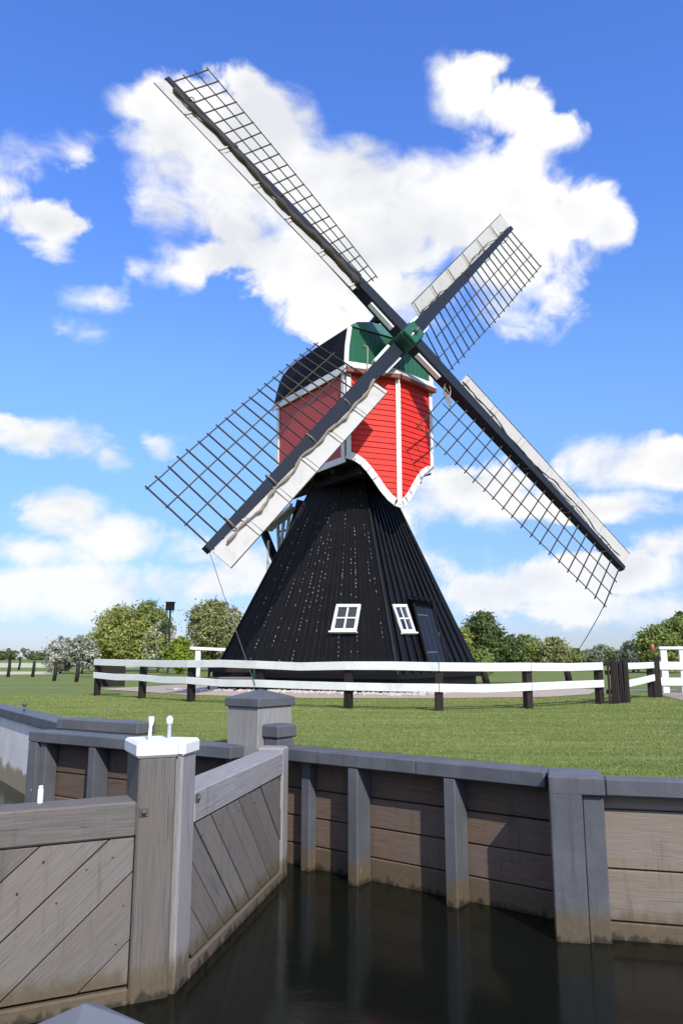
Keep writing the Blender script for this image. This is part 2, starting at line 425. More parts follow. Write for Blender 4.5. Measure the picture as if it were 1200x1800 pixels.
CACHE = {}
BOXF = [(0, 3, 2, 1), (4, 5, 6, 7), (0, 1, 5, 4), (1, 2, 6, 5), (2, 3, 7, 6), (3, 0, 4, 7)]
def box_mesh(lx, ly, lz, bev, mat, name):
    key = (round(lx, 3), round(ly, 3), round(lz, 3), bev, mat)
    if key in CACHE: return CACHE[key]
    v = [(x, y, z) for z in (-lz / 2, lz / 2) for x, y in ((0, -ly / 2), (lx, -ly / 2), (lx, ly / 2), (0, ly / 2))]
    bm = bevelled(v, BOXF, bev)
    me = bpy.data.meshes.new(name); bm.to_mesh(me); bm.free(); me.materials.append(M[mat])
    CACHE[key] = me
    return me

def beam(name, p0, p1, w, h, mat, parent=None, up=(0, 0, 1), bev=.008):
    """box from p0 to p1 (centre line); h along `up`, w across"""
    p0, p1 = V(p0), V(p1)
    me = box_mesh((p1 - p0).length, w, h, bev, mat, name)
    return put(bpy.data.objects.new(name, me), frame(p0, p1 - p0, up), parent)

def prism(name, poly, th, Mw, mat, parent=None, bev=.006):
    """polygon in the local xy plane extruded along +z by th"""
    n = len(poly)
    v = [(x, y, 0) for x, y in poly] + [(x, y, th) for x, y in poly]
    f = [tuple(range(n))[::-1], tuple(range(n, 2 * n))] + [(i, (i + 1) % n, n + (i + 1) % n, n + i) for i in range(n)]
    bm = bevelled(v, f, bev)
    me = bpy.data.meshes.new(name); bm.to_mesh(me); bm.free(); me.materials.append(M[mat])
    return put(bpy.data.objects.new(name, me), Mw, parent)

def slab(name, q, th, mat, parent=None, normal=None, bev=.004):
    """four corners given in world space, thickness th behind the normal"""
    q = [V(p) for p in q]
    nz = V(normal) if normal is not None else (q[1] - q[0]).cross(q[3] - q[0]).normalized()
    Mw = frame(q[0], q[1] - q[0], nz); inv = Mw.inverted()
    a = [inv @ p for p in q]; b = [inv @ (p - nz.normalized() * th) for p in q]
    bm = bevelled(b + a, BOXF, bev)
    me = bpy.data.meshes.new(name); bm.to_mesh(me); bm.free(); me.materials.append(M[mat])
    return put(bpy.data.objects.new(name, me), Mw, parent)

def sweep(pts, r, n=8):
    pts = [V(p) for p in pts]; vs = []; fs = []
    rs = r if isinstance(r, (list, tuple)) else [r] * len(pts)
    ref = V((.31, .17, .93))
    for i, p in enumerate(pts):
        t = (pts[min(i + 1, len(pts) - 1)] - pts[max(i - 1, 0)]).normalized()
        a = ref - t * ref.dot(t)
        if a.length < .05: a = V((1, 0, 0)) - t * t.x
        a.normalize(); b = t.cross(a)
        for k in range(n):
            an = 2 * math.pi * k / n
            vs.append(p + (a * math.cos(an) + b * math.sin(an)) * rs[i])
    for i in range(len(pts) - 1):
        for k in range(n):
            fs.append((i * n + k, i * n + (k + 1) % n, (i + 1) * n + (k + 1) % n, (i + 1) * n + k))
    fs.append(tuple(range(n))[::-1]); fs.append(tuple((len(pts) - 1) * n + k for k in range(n)))
    return vs, fs

def tube(name, pts, r, mat, parent=None, n=8, smooth=True):
    v, f = sweep(pts, r, n)
    return mesh_obj(name, v, f, mat, parent, smooth=smooth)

def clip(poly, a, b, c):
    """keep the part of a polygon where a*x+b*y<=c"""
    out = []
    for i in range(len(poly)):
        p, q = poly[i], poly[(i + 1) % len(poly)]
        dp, dq = a * p[0] + b * p[1] - c, a * q[0] + b * q[1] - c
        if dp <= 0: out.append(p)
        if dp * dq < 0:
            t = dp / (dp - dq); out.append((p[0] + t * (q[0] - p[0]), p[1] + t * (q[1] - p[1])))
    return out

# ------------------------------------------------------------------ ground, water
WATER = -1.25
D = V((.795, -.607, 0)).normalized(); N = V((-D.y * -1, 0, 0))
N = V((D.y, -D.x, 0))            # towards the canal
O = V((-.56, 8.99, 0))           # lock wall: coping front line
def LW(t, q, z): return O + D * t + N * q + V((0, 0, z))
DL = V((.846, -.533, 0)).normalized(); NL = V((DL.y, -DL.x, 0)); A0 = V((-4.33, 11.08, 0))
def LL_(t, q, z): return A0 + DL * t + NL * q + V((0, 0, z))
E_ = V((.97, -.243, 0)).normalized(); EM = V((E_.y, -E_.x, 0)); G0 = V((1.77, 6.90, 0))
def RW(t, q, z): return G0 + E_ * t + EM * q + V((0, 0, z))
CD = V((-.57, .822, 0)).normalized(); CN = V((-CD.y, CD.x, 0)); C0 = V((-4.11, 11.85, 0))
if CN.dot(V((0, -1, 0))) < 0: CN = -CN
def CW(t, q, z): return C0 + CD * t + CN * q + V((0, 0, z))

far_line = [(-900, 60), (-60, 42), CW(14, -.3, 0), CW(0, -.3, 0), LL_(.2, -.3, 0), LL_(3.3, -.3, 0), LW(-.9, -.3, 0), LW(2.95, -.3, 0), RW(.2, -.5, 0), RW(.45, -.15, 0), RW(14, -.15, 0), (60, -9), (900, -200)]
near_line = [(-900, -20), (-40, 12), tuple(LW(-5.2, 5.9, 0)), tuple(LW(3.3, 5.9, 0)), (.35, -.45), (4.0, -6.6), (40, -30), (900, -420)]
def sheet(name, pts, z, mat, kind='structure'):
    pts = [(p[0], p[1], z) for p in pts]
    o = mesh_obj(name, pts, [tuple(range(len(pts)))], mat)
    if o.data.polygons[0].normal.z < 0: o.data.flip_normals()
    return tag(o, kind=kind)
sheet('far_bank_lawn', far_line + [(900, 1600), (-900, 1600)], 0, 'lawn')
sheet('near_bank_lawn', near_line + [(900, -900), (-900, -900)], 0, 'lawn')
sheet('canal_water', [(-300, -120), (300, -120), (300, 120), (-300, 120)], WATER, 'water')
sheet('canal_bed', [(-300, -120), (300, -120), (300, 120), (-300, 120)], -2.6, 'mud')

# ------------------------------------------------------------------ windmill
AZ, TILT, ROLL = rad(33.51), rad(13.91), rad(1.51)
HUB = V((2.19, 25.41, 11.98)); R = 11.6
A = V((math.sin(AZ), -math.cos(AZ), 0)); L = V((-math.cos(AZ), -math.sin(AZ), 0))
AX = V((math.sin(AZ) * math.cos(TILT), -math.cos(AZ) * math.cos(TILT), math.sin(TILT)))
RT = V((0, 0, 1)).cross(AX).normalized(); UP = AX.cross(RT)
P0 = V((HUB.x, HUB.y, 0)) - A * .9
def WP(a, l, z): return P0 + A * a + L * l + V((0, 0, z))
TC = V((.40, 28.2, 0)); PHI = rad(15.0)
mill = thing('windmill', TC, 'black timber windmill with red and green top house and four lattice sails', 'windmill')
def face_pt(k, s, rho, z):
    a = TC + V((math.sin(PHI + k * math.pi / 2), -math.cos(PHI + k * math.pi / 2), 0)) * rho
    b = TC + V((math.sin(PHI + (k + 1) * math.pi / 2), -math.cos(PHI + (k + 1) * math.pi / 2), 0)) * rho
    return a.lerp(b, s) + V((0, 0, z))
ZB, ZT, RB, RTOP = .55, 7.35, 4.87, 1.46
# core body under the planks
vs = []
for z, r_ in ((ZB, RB - .06), (ZT, RTOP - .06)):
    vs += [face_pt(k, 0, r_, z) for k in range(4)]
tower = mesh_obj('tower', vs, [(0, 1, 5, 4), (1, 2, 6, 5), (2, 3, 7, 6), (3, 0, 4, 7), (4, 5, 6, 7), (3, 2, 1, 0)], 'dark', mill)
NP = {0: 21, 1: 22, 2: 22, 3: 27}
glintv, glintf = [], []
def add_box(vs, fs, c, x, y, z, hx, hy, hz):
    b = len(vs)
    for k in (-1, 1):
        for i, j in ((-1, -1), (1, -1), (1, 1), (-1, 1)):
            vs.append(c + x * (i * hx) + y * (j * hy) + z * (k * hz))
    fs += [tuple(b + i for i in f) for f in BOXF]
def face_normal(k):
    a, b, c = face_pt(k, 0, RB, ZB), face_pt(k, 1, RB, ZB), face_pt(k, 0, RTOP, ZT)
    n = (b - a).cross(c - a).normalized()
    ctr = (a + b) / 2 - TC; ctr.z = 0
    return n if n.dot(ctr) > 0 else -n
for k in range(4):
    n = NP[k]; nrm = face_normal(k)
    strong = (k == 0)
    for i in range(n):
        s0, s1 = i / n, (i + 1) / n
        proud = (i % 2) * (.055 if strong else .010) + random.uniform(-.006, .006) + (.05 if strong else .035)
        gap = .05 if not strong else .16
        a, b = s0 + gap / n * .5, s1 - gap / n * .5
        if strong: a, b = (s0 + .04 / n, s1 - .04 / n) if i % 2 == 0 else (s0 + .2 / n, s1 - .2 / n)
        zb = ZB + random.uniform(-.02, .02)
        q = [face_pt(k, a, RB, zb), face_pt(k, a, RTOP, ZT), face_pt(k, b, RTOP, ZT), face_pt(k, b, RB, zb)]
        q = [p + nrm * proud for p in q]
        slab('plank', q, .05, 'tar', tower, nrm, .007)
    # corner boards
for k in range(4):
    nrm = (face_normal(k) + face_normal(k - 1)).normalized()
    beam('corner_board', face_pt(k, 0, RB + .06, ZB), face_pt(k, 0, RTOP + .05, ZT), .07, .07, 'tar', tower, nrm)
# sun glints on board edges, built as pale flecks in rows up the left face
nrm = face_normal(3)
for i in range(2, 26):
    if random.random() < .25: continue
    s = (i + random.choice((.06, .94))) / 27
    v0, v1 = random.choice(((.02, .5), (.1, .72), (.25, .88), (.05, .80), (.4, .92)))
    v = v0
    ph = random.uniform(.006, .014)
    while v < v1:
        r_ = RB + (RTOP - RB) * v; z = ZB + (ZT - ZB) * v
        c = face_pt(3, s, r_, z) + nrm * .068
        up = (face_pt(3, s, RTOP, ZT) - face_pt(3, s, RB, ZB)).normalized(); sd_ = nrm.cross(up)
        if random.random() < .42 + .22 * math.sin(v * 31 + i * 2.3): add_box(glintv, glintf, c, sd_, up, nrm, random.uniform(.004, .009), random.uniform(.008, .034), .008)
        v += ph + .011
tag(mesh_obj('sun_glints', glintv, glintf, 'glint', mill), kind='stuff')
# plinth
vs = [face_pt(k, 0, r_, z) for z, r_ in ((-.1, 4.80), (.5, 4.80)) for k in range(4)]
mesh_obj('plinth', vs, [(0, 1, 5, 4), (1, 2, 6, 5), (2, 3, 7, 6), (3, 0, 4, 7), (4, 5, 6, 7)], 'dark', mill)
for k in range(4):
    a, b = face_pt(k, -.004, 4.93, .5), face_pt(k, 1.004, 4.93, .5)
    beam('sill_beam', a, b, .12, .16, 'dark', mill)

def on_face(k, u, v):
    n = face_normal(k); p = face_pt(k, .5, RB, ZB) + n * .06
    c = V((0, 0, EYE)); d = pixel_dir(u, v)
    return c + d * ((p - c).dot(n) / d.dot(n))
def window(k, quad):
    n = face_normal(k)
    q = [on_face(k, *p) + n * .02 for p in quad]      # TL TR BR BL
    w = mesh_obj('window', [p - n * .015 for p in q], [(0, 1, 2, 3)], 'dark', mill)
    def P(s, t): return q[0].lerp(q[1], s).lerp(q[3].lerp(q[2], s), t)
    fr = .085
    up = n
    for (s0, t0, s1, t1, wd) in ((0, .045, 1, .045, .10), (0, .955, 1, .955, .11), (.045, 0.09, .045, .91, .09), (.955, 0.09, .955, .91, .09)):
        beam('frame', P(s0, t0) + n * .035, P(s1, t1) + n * .035, wd, .07, 'white', w, n, .005)
    beam('glazing_bar', P(.5, .09) + n * .03, P(.5, .91) + n * .03, .05, .045, 'white', w, n, .004)
    beam('glazing_bar', P(.09, .5) + n * .033, P(.91, .5) + n * .033, .05, .05, 'white', w, n, .004)
    beam('sill', P(-.05, 1.03) + n * .06, P(1.05, 1.03) + n * .06, .05, .12, 'white', w, n, .006)
    for i in (0, 1):
        for j in (0, 1):
            s0, s1, t0, t1 = .08 + i * .43, .49 + i * .43, .08 + j * .43, .49 + j * .43
            slab('pane', [P(s0, t1) + n * .012, P(s1, t1) + n * .012, P(s1, t0) + n * .012, P(s0, t0) + n * .012], .008, 'glass', w, n, 0)
    return w
window(3, [(593, 1064), (635, 1064), (627, 1111), (583, 1111)])
window(0, [(687, 1064), (711, 1064), (727, 1113), (704, 1113)])
# door with a hood over it
n = face_normal(0)
q = [on_face(0, *p) for p in ((719, 1060), (753, 1066), (781, 1172), (748, 1176))]
door = slab('door', [q[3] + n * .12, q[2] + n * .12, q[1] + n * .12, q[0] + n * .12], .06, 'stock', mill, n, .01)
for a, b in ((q[0], q[3]), (q[1], q[2])):
    beam('door_frame', a + n * .14, b + n * .14, .09, .08, 'tar', door, n)
beam('door_frame', q[0] + n * .15, q[1] + n * .15, .09, .10, 'tar', door, n)
hd = q[0].lerp(q[1], .5); ex = (q[1] - q[0]).normalized()
beam('hood', q[0] - ex * .18 + n * .26 + V((0, 0, .10)), q[1] + ex * .2 + n * .26 + V((0, 0, .10)), .36, .05, 'tar', door, V((0, 0, 1)) * .9 + n * .2)
hp = q[1].lerp(q[2], .52).lerp(q[0].lerp(q[3], .52), .14) + n * .14
tube('door_handle', [hp + V((0, 0, .10)), hp + n * .05 + V((0, 0, .08)), hp + n * .05 - V((0, 0, .08)), hp - V((0, 0, .10))], .014, 'iron', door, 6)
for t in (.2, .78):
    beam('strap_hinge', q[0].lerp(q[3], t) + n * .13, q[0].lerp(q[3], t).lerp(q[1].lerp(q[2], t), .6) + n * .13, .05, .014, 'iron', door, n, .003)
for i in range(1, 4):
    s = i / 4
    beam('door_batten', q[0].lerp(q[1], s) + n * .125, q[3].lerp(q[2], s) + n * .125, .02, .012, 'tar', door, n, .003)

# top house: box with prow front
HW_, AR, ZE, ZF = 1.87, -4.78, 10.72, 7.6
house = mesh_obj('top_house', [WP(a, l, z) for z in (ZF, ZE + .2) for a, l in ((0, HW_ - .03), (0, -HW_ + .03), (AR, -HW_ + .03), (AR, HW_ - .03))],
                 [(0, 1, 5, 4), (2, 3, 7, 6), (4, 5, 6, 7), (3, 2, 1, 0)], 'inside', mill)
slab('side_wall', [WP(AR, HW_, ZF), WP(0, HW_, ZF), WP(0, HW_, ZE + .15), WP(AR, HW_, ZE + .15)], .05, 'side_red', house, L)
slab('side_wall', [WP(0, -HW_, ZF), WP(AR, -HW_, ZF), WP(AR, -HW_, ZE + .15), WP(0, -HW_, ZE + .15)], .05, 'side_red', house, -L)
slab('rear_wall', [WP(AR - .03, -HW_, ZF), WP(AR - .03, HW_, ZF), WP(AR - .03, HW_, ZE + .15), WP(AR - .03, -HW_, ZE + .15)], .05, 'side_red', house, -A)
# heavy beams under the house
for l in (-1.2, 1.2): beam('floor_beam', WP(.1, l, ZF - .22), WP(AR - .2, l, ZF - .22), .3, .36, 'dark', house)
for a in (-1.0, -2.4, -3.8): beam('cross_beam', WP(a, 1.75, ZF - .12), WP(a, -1.75, ZF - .12), .26, .22, 'dark', house)
PR = .42                                          # how far the prow stands out
PRZ = [(0, 7.72), (.15, 7.66), (.28, 7.52), (.40, 7.30), (.52, 7.02), (.66, 6.66), (.80, 6.38), (.92, 6.22), (1.0, 6.17)]
def prow_pt(side, t, z): return WP(PR * t + .03, side * HW_ * (1 - t), z)
def t_of(z):
    if z >= PRZ[0][1]: return 0.0
    for (t0, z0), (t1, z1) in zip(PRZ, PRZ[1:]):
        if z1 <= z <= z0: return t0 + (t1 - t0) * (z0 - z) / (z0 - z1)
    return 1.0
prow = mesh_obj('prow', [prow_pt(1, 0, ZE), prow_pt(1, 1, ZE), prow_pt(-1, 0, ZE)] + [prow_pt(1, t, z) for t, z in PRZ] + [prow_pt(-1, t, z) for t, z in PRZ[::-1][1:]],
                [(0, 3, 4, 5, 6, 7, 8, 9, 10, 11, 1), (1, 11, 12, 13, 14, 15, 16, 17, 18, 19, 2)], 'inside', mill)
for side in (1, -1):
    tang = (prow_pt(side, 1, 8) - prow_pt(side, 0, 8)).normalized()
    nrm = tang.cross(V((0, 0, 1)))
    if nrm.dot(A) < 0: nrm = -nrm
    rows = 23; z0 = 6.17
    hh = (ZE - z0) / rows
    for i in range(rows):
        za, zb = z0 + i * hh, z0 + (i + 1) * hh
        ta, tb = t_of(za), t_of(zb)
        if ta > .985: ta = .985
        a, b = prow_pt(side, ta, za), prow_pt(side, 1, za)
        c, d_ = prow_pt(side, 1, zb + .03), prow_pt(side, tb, zb + .03)
        o_ = random.uniform(-.004, .004)
        q = [a + nrm * (.062 + o_), b + nrm * (.062 + o_), c + nrm * .026, d_ + nrm * .026]
        if side < 0: q = [q[1], q[0], q[3], q[2]]
        slab('clapboard', q, .022, 'red', prow, nrm, .003)
    # scalloped white border along the lower edge, board by board
    for (ta, za), (tb, zb) in zip(PRZ, PRZ[1:]):
        m0 = prow_pt(side, ta, za); m1 = prow_pt(side, tb, zb)
        e = (m1 - m0).normalized(); inn = nrm.cross(e)
        if inn.z < 0: inn = -inn
        beam('border_board', m0 - e * .03 + nrm * .08 + inn * .06, m1 + e * .03 + nrm * .08 + inn * .06, .26, .035, 'trim', prow, nrm, .006)
    beam('corner_trim', prow_pt(side, .035, 7.68) + nrm * .08, prow_pt(side, .035, ZE) + nrm * .08, .17, .035, 'trim', prow, nrm)
beam('ridge_trim', WP(PR + .10, 0, 6.12), WP(PR + .10, 0, ZE + .02), .20, .05, 'trim', prow, A)
beam('ridge_trim', WP(PR + .14, 0, 6.20), WP(PR + .14, 0, ZE), .06, .05, 'trim', prow, A)
beam('side_trim', WP(0.02, HW_ + .03, ZF + .05), WP(AR - .05, HW_ + .03, ZF + .05), .04, .22, 'trim', house)
beam('side_trim', WP(-.09, HW_ + .034, ZF + .16), WP(-.09, HW_ + .034, ZE), .05, .2, 'trim', house, A)
beam('side_trim', WP(AR + .09, HW_ + .034, ZF + .16), WP(AR + .09, HW_ + .034, ZE), .05, .16, 'trim', house, A)
beam('eaves_board', WP(0.15, HW_ + .10, ZE + .10), WP(AR - .3, HW_ + .10, ZE + .10), .05, .26, 'trim', house)
beam('eaves_board', WP(0.15, -HW_ - .10, ZE + .10), WP(AR - .3, -HW_ - .10, ZE + .10), .05, .26, 'trim', house)
# front soffit and weather board between prow and green gable
for side in (1, -1):
    a0, a1 = WP(.06, side * (HW_ + .06), ZE + .02), WP(PR + .1, 0, ZE + .02)
    e = a1 - a0; nn = e.cross(V((0, 0, 1))).normalized()
    if nn.dot(A) < 0: nn = -nn
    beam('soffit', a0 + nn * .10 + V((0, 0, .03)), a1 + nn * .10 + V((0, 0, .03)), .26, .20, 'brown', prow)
    q = [a0 + nn * .27 + V((0, 0, .08)), a1 + nn * .27 + V((0, 0, .08)), a1 + V((0, 0, .42)) - nn * .12, a0 + V((0, 0, .42)) - nn * .05]
    if side < 0: q = [q[1], q[0], q[3], q[2]]
    slab('weather_board', q, .05, 'trim', prow, (nn + V((0, 0, .8))).normalized())
# green gable
GA = [(1.90, 11.02), (1.86, 11.7), (1.74, 12.42), (-1.74, 12.42), (-1.86, 11.7), (-1.90, 11.02)]
gb = prism('gable', [(-l, z) for l, z in GA], .06, frame(WP(0, 0, 0), -L, A), 'green', mill, .004)
for i in range(-8, 9):
    l = i * .21
    beam('gable_joint', WP(.065, l, 11.05), WP(.065, l, 12.40), .012, .01, 'green', gb, A, .002)
for s in (1, -1):
    for (l0, z0), (l1, z1) in zip(GA[:2], GA[1:3]):
        beam('barge_board', WP(.09, s * l0, z0 - .02), WP(.09, s * l1, z1 + .02), .17, .05, 'trim', gb, A)
# hood over the shaft, pale green with the sky's reflection put into the colour
HD = [(1.72, 12.45), (1.45, 12.66), (.9, 12.80), (0, 12.86), (-.9, 12.80), (-1.45, 12.66), (-1.72, 12.45)]
prism('gable_hood', [(-l, z) for l, z in HD], .10, frame(WP(.02, 0, 0), -L, A + V((0, 0, .0))), 'green_sheen', mill, .01)
# black roof
RFP = [(1.98, 10.86), (1.96, 11.3), (1.90, 11.75), (1.78, 12.40), (1.5, 12.64), (.95, 12.80), (0, 12.87), (-.95, 12.80), (-1.5, 12.64), (-1.78, 12.40), (-1.90, 11.75), (-1.96, 11.3), (-1.98, 10.86)]
vs, fs = [], []
ST = [(-.01, 1, 0), (-2.2, 1.0, -.02), (-3.4, 1.0, -.08), (-4.2, 1.0, -.20), (-4.7, .985, -.38), (-5.0, .965, -.62), (-5.17, .94, -.92), (-5.24, .90, -1.25)]
for a, sc, dz_ in ST: vs += [WP(a, l * sc, z + dz_ * (z - 10.86) / 2) for l, z in RFP]
nr = len(RFP)
for i in range(len(ST) - 1):
    for j in range(nr - 1): fs.append((i * nr + j, i * nr + j + 1, (i + 1) * nr + j + 1, (i + 1) * nr + j))
fs.append(tuple(range((len(ST) - 1) * nr, len(ST) * nr))); fs.append(tuple(range(nr))[::-1])
roof = mesh_obj('roof', vs, fs, 'dark', mill)
tube('finial', [WP(-.5, .45, 12.75), WP(-.45, .45, 13.0), WP(-.25, .35, 13.16), WP(0, .2, 13.10)], [.16, .14, .17, .08], 'dark', roof)

# windshaft, poll end
def SP(s, c, a, t): return HUB + t[0] * s + t[1] * c + AX * a
tube('windshaft', [HUB - AX * 1.5, HUB - AX * .7, HUB + AX * .1], .33, 'green_dark', mill, 14)
def box_axis(name, c, hx, hy, hz, mat, parent, x=RT, y=UP, z=AX, bev=.03, rot=45):
    a = rad(rot) + ROLL; X = x * math.cos(a) + y * math.sin(a)
    return beam(name, c - X * hx, c + X * hx, hy * 2, hz * 2, mat, parent, z, bev)
poll = box_axis('poll_end', HUB + AX * .02, .41, .35, .46, 'green_dark', mill, bev=.03)
box_axis('poll_face', HUB + AX * .55, .37, .31, .08, 'green', poll, bev=.025)
st = []
for k in range(8):
    a = ROLL + rad(45) + k * math.pi / 4; r_ = .33 if k % 2 == 0 else .06
    if k in (2, 6): r_ = .12
    st.append((r_ * math.cos(a), r_ * math.sin(a)))
prism('star', st, .012, frame(HUB + AX * .635, RT, AX), 'white', poll, 0)
tube('centre_pin', [HUB + AX * .63, HUB + AX * .78], [.10, .08], 'iron', poll)

# sails
SAILS = {'lower_near': 225, 'upper_far': 45, 'upper_left': 135, 'lower_right': 315}
def sail(deg, off, lab, cloth, s_in, roll=.05):
    th = rad(deg) + ROLL
    dv = RT * math.cos(th) + UP * math.sin(th)
    cw = RT * math.sin(th) - UP * math.cos(th)
    B = HUB + AX * off
    # the stock, tapered
    vs = []
    prof = [(0, .25, .25), (2.3, .22, .22), (6, .185, .19), (R, .105, .115)]
    for s, hw, ht in prof:
        for i, j in ((-1, -1), (1, -1), (1, 1), (-1, 1)): vs.append(V((s, i * hw, j * ht)))
    fs = [(3, 2, 1, 0), (12, 13, 14, 15)]
    for k in range(3):
        for i in range(4): fs.append((k * 4 + i, k * 4 + (i + 1) % 4, k * 4 + 4 + (i + 1) % 4, k * 4 + 4 + i))
    bm = bevelled(vs, fs, .012)
    me = bpy.data.meshes.new('sail'); bm.to_mesh(me); bm.free(); me.materials.append(M['stock'])
    sl_ = put(bpy.data.objects.new('sail', me), frame(B, dv, AX), mill)
    sl_['label'] = lab
    def beta(s): f = (s - s_in) / (R - s_in); return rad(17 * (1 - f) ** 1.3 + 2)
    def lat(s, w): b = beta(s); return B + dv * s + (cw * math.cos(b) - AX * math.sin(b)) * w + AX * .02
    nb = 21; s_out = R - .17; ws = 2.18
    for i in range(nb):
        s = s_in + (s_out - s_in) * i / (nb - 1)
        b = beta(s); nrm = (AX * math.cos(b) + cw * math.sin(b))
        j = random.uniform(-.035, .035)
        beam('lattice_bar', lat(s, -.30), lat(s + j, ws + random.uniform(.02, .10)), .040, .045, 'lattice', sl_, nrm, .006)
    for w in (.82, 1.48, ws - .03):
        segs = []
        ks = 14
        s0 = s_in - .12 if w > 1 else s_in + random.uniform(0, .5)
        pts = [lat(s0 + (s_out + .1 - s0) * i / ks, w + random.uniform(-.012, .012)) + AX * .045 for i in range(ks + 1)]
        tube('hem_lath', pts, .021, 'lattice', sl_, 6)
    # leading windboards
    def bb(s): f = (s - s_in) / (R - s_in); return rad(15 - 9 * f)
    def brd(s, w): b = bb(s); return B + dv * s + (-cw * math.cos(b) + AX * math.sin(b)) * w + AX * .06
    nbd = 6; sb0, sb1 = s_in + .05, R - .05
    for i in range(nbd):
        s0 = sb0 + (sb1 - sb0) * i / nbd + .012; s1 = sb0 + (sb1 - sb0) * (i + 1) / nbd - .012
        w0 = .13; w1 = .77
        q = [brd(s0, w0), brd(s1, w0), brd(s1, w1 + random.uniform(-.015, .015)), brd(s0, w1 + random.uniform(-.015, .015))]
        nn = (q[1] - q[0]).cross(q[3] - q[0]).normalized()
        if nn.dot(AX) < 0: q = [q[1], q[0], q[3], q[2]]; nn = -nn
        slab('windboard', q, .025, 'board', sl_, nn, .004)
        sm = (s0 + .15); b = bb(sm)
        nn2 = (AX * math.cos(b) + cw * math.sin(b))
        beam('board_batten', brd(sm, .05) + nn2 * .03, brd(sm, .74) + nn2 * .015, .05, .05, 'board', sl_, nn2, .004)
    tube('edge_lath', [brd(sb0 + (sb1 - sb0) * i / 12, .775) for i in range(13)], .016, 'lattice', sl_, 6)
    # little wedges by the hub
    for sgn in (1, -1):
        beam('hub_wedge', B + dv * .62 + cw * sgn * .285 + AX * .03, B + dv * 1.75 + cw * sgn * .26 + AX * .03, .10, .20, 'white', sl_, AX, .01)
    # rolled sailcloth lashed along the stock
    pts, rs = [], []
    nseg = 46
    for i in range(nseg + 1):
        f = i / nseg; s = s_in + .1 + (R - .6 - s_in) * f
        c = -.14 - .17 * (.5 + .5 * math.sin(f * 11 + deg + .8 * math.sin(f * 23))) + random.uniform(-.02, .02)
        b = bb(s)
        pts.append(B + dv * s + (-cw * math.cos(b) + AX * math.sin(b)) * (-c) + AX * (.17 + random.uniform(-.015, .02)))
        rs.append(roll * (1 + .3 * math.sin(i * 1.7)) * (1 - .35 * f))
    tube('rolled_sailcloth', pts, rs, cloth, sl_, 7)
    for f in (.18, .42, .66, .88):
        s = s_in + (R - s_in) * f; rr = .23
        pts = [B + dv * (s + .12 * math.sin(a)) + cw * (rr * math.cos(a)) + AX * (.215 * math.sin(a) + .02) for a in [k * math.pi / 7 for k in range(15)]]
        tube('lashing', pts, .016 if cloth != 'cloth_tan' else .024, cloth, sl_, 5)
    return sl_, lat, dv, cw, B
sA = sail(225, -.21, 'lower left sail reaching nearest to the fence', 'cloth_tan', 2.45)
sB = sail(45, -.21, 'short looking upper right sail pointing away', 'cloth', 1.75, .022)
sC = sail(135, .21, 'upper left sail seen nearly edge on against the white cloud', 'cloth', 2.4, .11)
sD = sail(315, .21, 'lower right sail pointing to the right hand trees', 'cloth', 2.35, .03)
# brake rope hanging off the near sail's heel, looped end
sl_, lat, dv, cw, B = sA
base = lat(2.45, .25)
pts = [base + V((0, 0, .9)), base + V((.05, -.05, 1.0)), base + V((.16, -.12, .9)), base + V((.15, -.12, .3)), base + V((.12, -.12, -.5)), base + V((.05, -.1, -1.1)), base + V((-.1, -.1, -1.5))]
tube('sail_rope', pts, .026, 'rope', sl_, 6)
tube('sail_rope', [base + V((.2, -.12, -.1)), base + V((.24, -.14, -.6)), base + V((.16, -.14, -.9)), base + V((.1, -.14, -.5)), base + V((.2, -.12, -.1))], .03, 'rope', sl_, 6)
sl_, lat, dv, cw, B = sD
base = lat(2.3, .35)
for k in range(3):
    pts = [base + V((.12 * math.cos(a + k), -.12, .30 * math.sin(a) - .15 * k)) for a in [i * .7 for i in range(10)]]
    tube('sail_rope', pts, .02, 'rope', sl_, 5)

# tail frame and stair at the back
def atY(u, v, y):
    d = pixel_dir(u, v); return V((0, 0, EYE)) + d * (y / d.y)
def onZ(u, v, z=0.0):
    d = pixel_dir(u, v); return V((0, 0, EYE)) + d * ((z - EYE) / d.z)
beam('tail_brace', atY(462, 930, 31.2), atY(505, 1035, 31.6), .28, .28, 'dark', mill)
beam('tail_brace', atY(530, 880, 30.4), atY(508, 960, 30.6), .3, .3, 'dark', mill)
tp = beam('tail_platform', atY(470, 932, 31.0), atY(516, 892, 30.2), .5, .10, 'board', mill)
for (u0, v0, u1, v1) in ((512, 885, 494, 1010), (500, 905, 488, 1010), (488, 915, 492, 1010), (472, 950, 470, 1030)):
    beam('stair_post', atY(u0, v0, 30.8), atY(u1, v1, 30.9), .09, .12, 'board', mill)
for i in range(5):
    v = 915 + i * 20
    beam('stair_tread', atY(490 - i, v, 31), atY(506 - i * 3, v - 3, 31), .25, .05, 'board', mill)

# ------------------------------------------------------------------ gravel apron with loose stones
def ring(r0): return [tuple(face_pt(k, 0, r0, 0)) for k in range(4)]
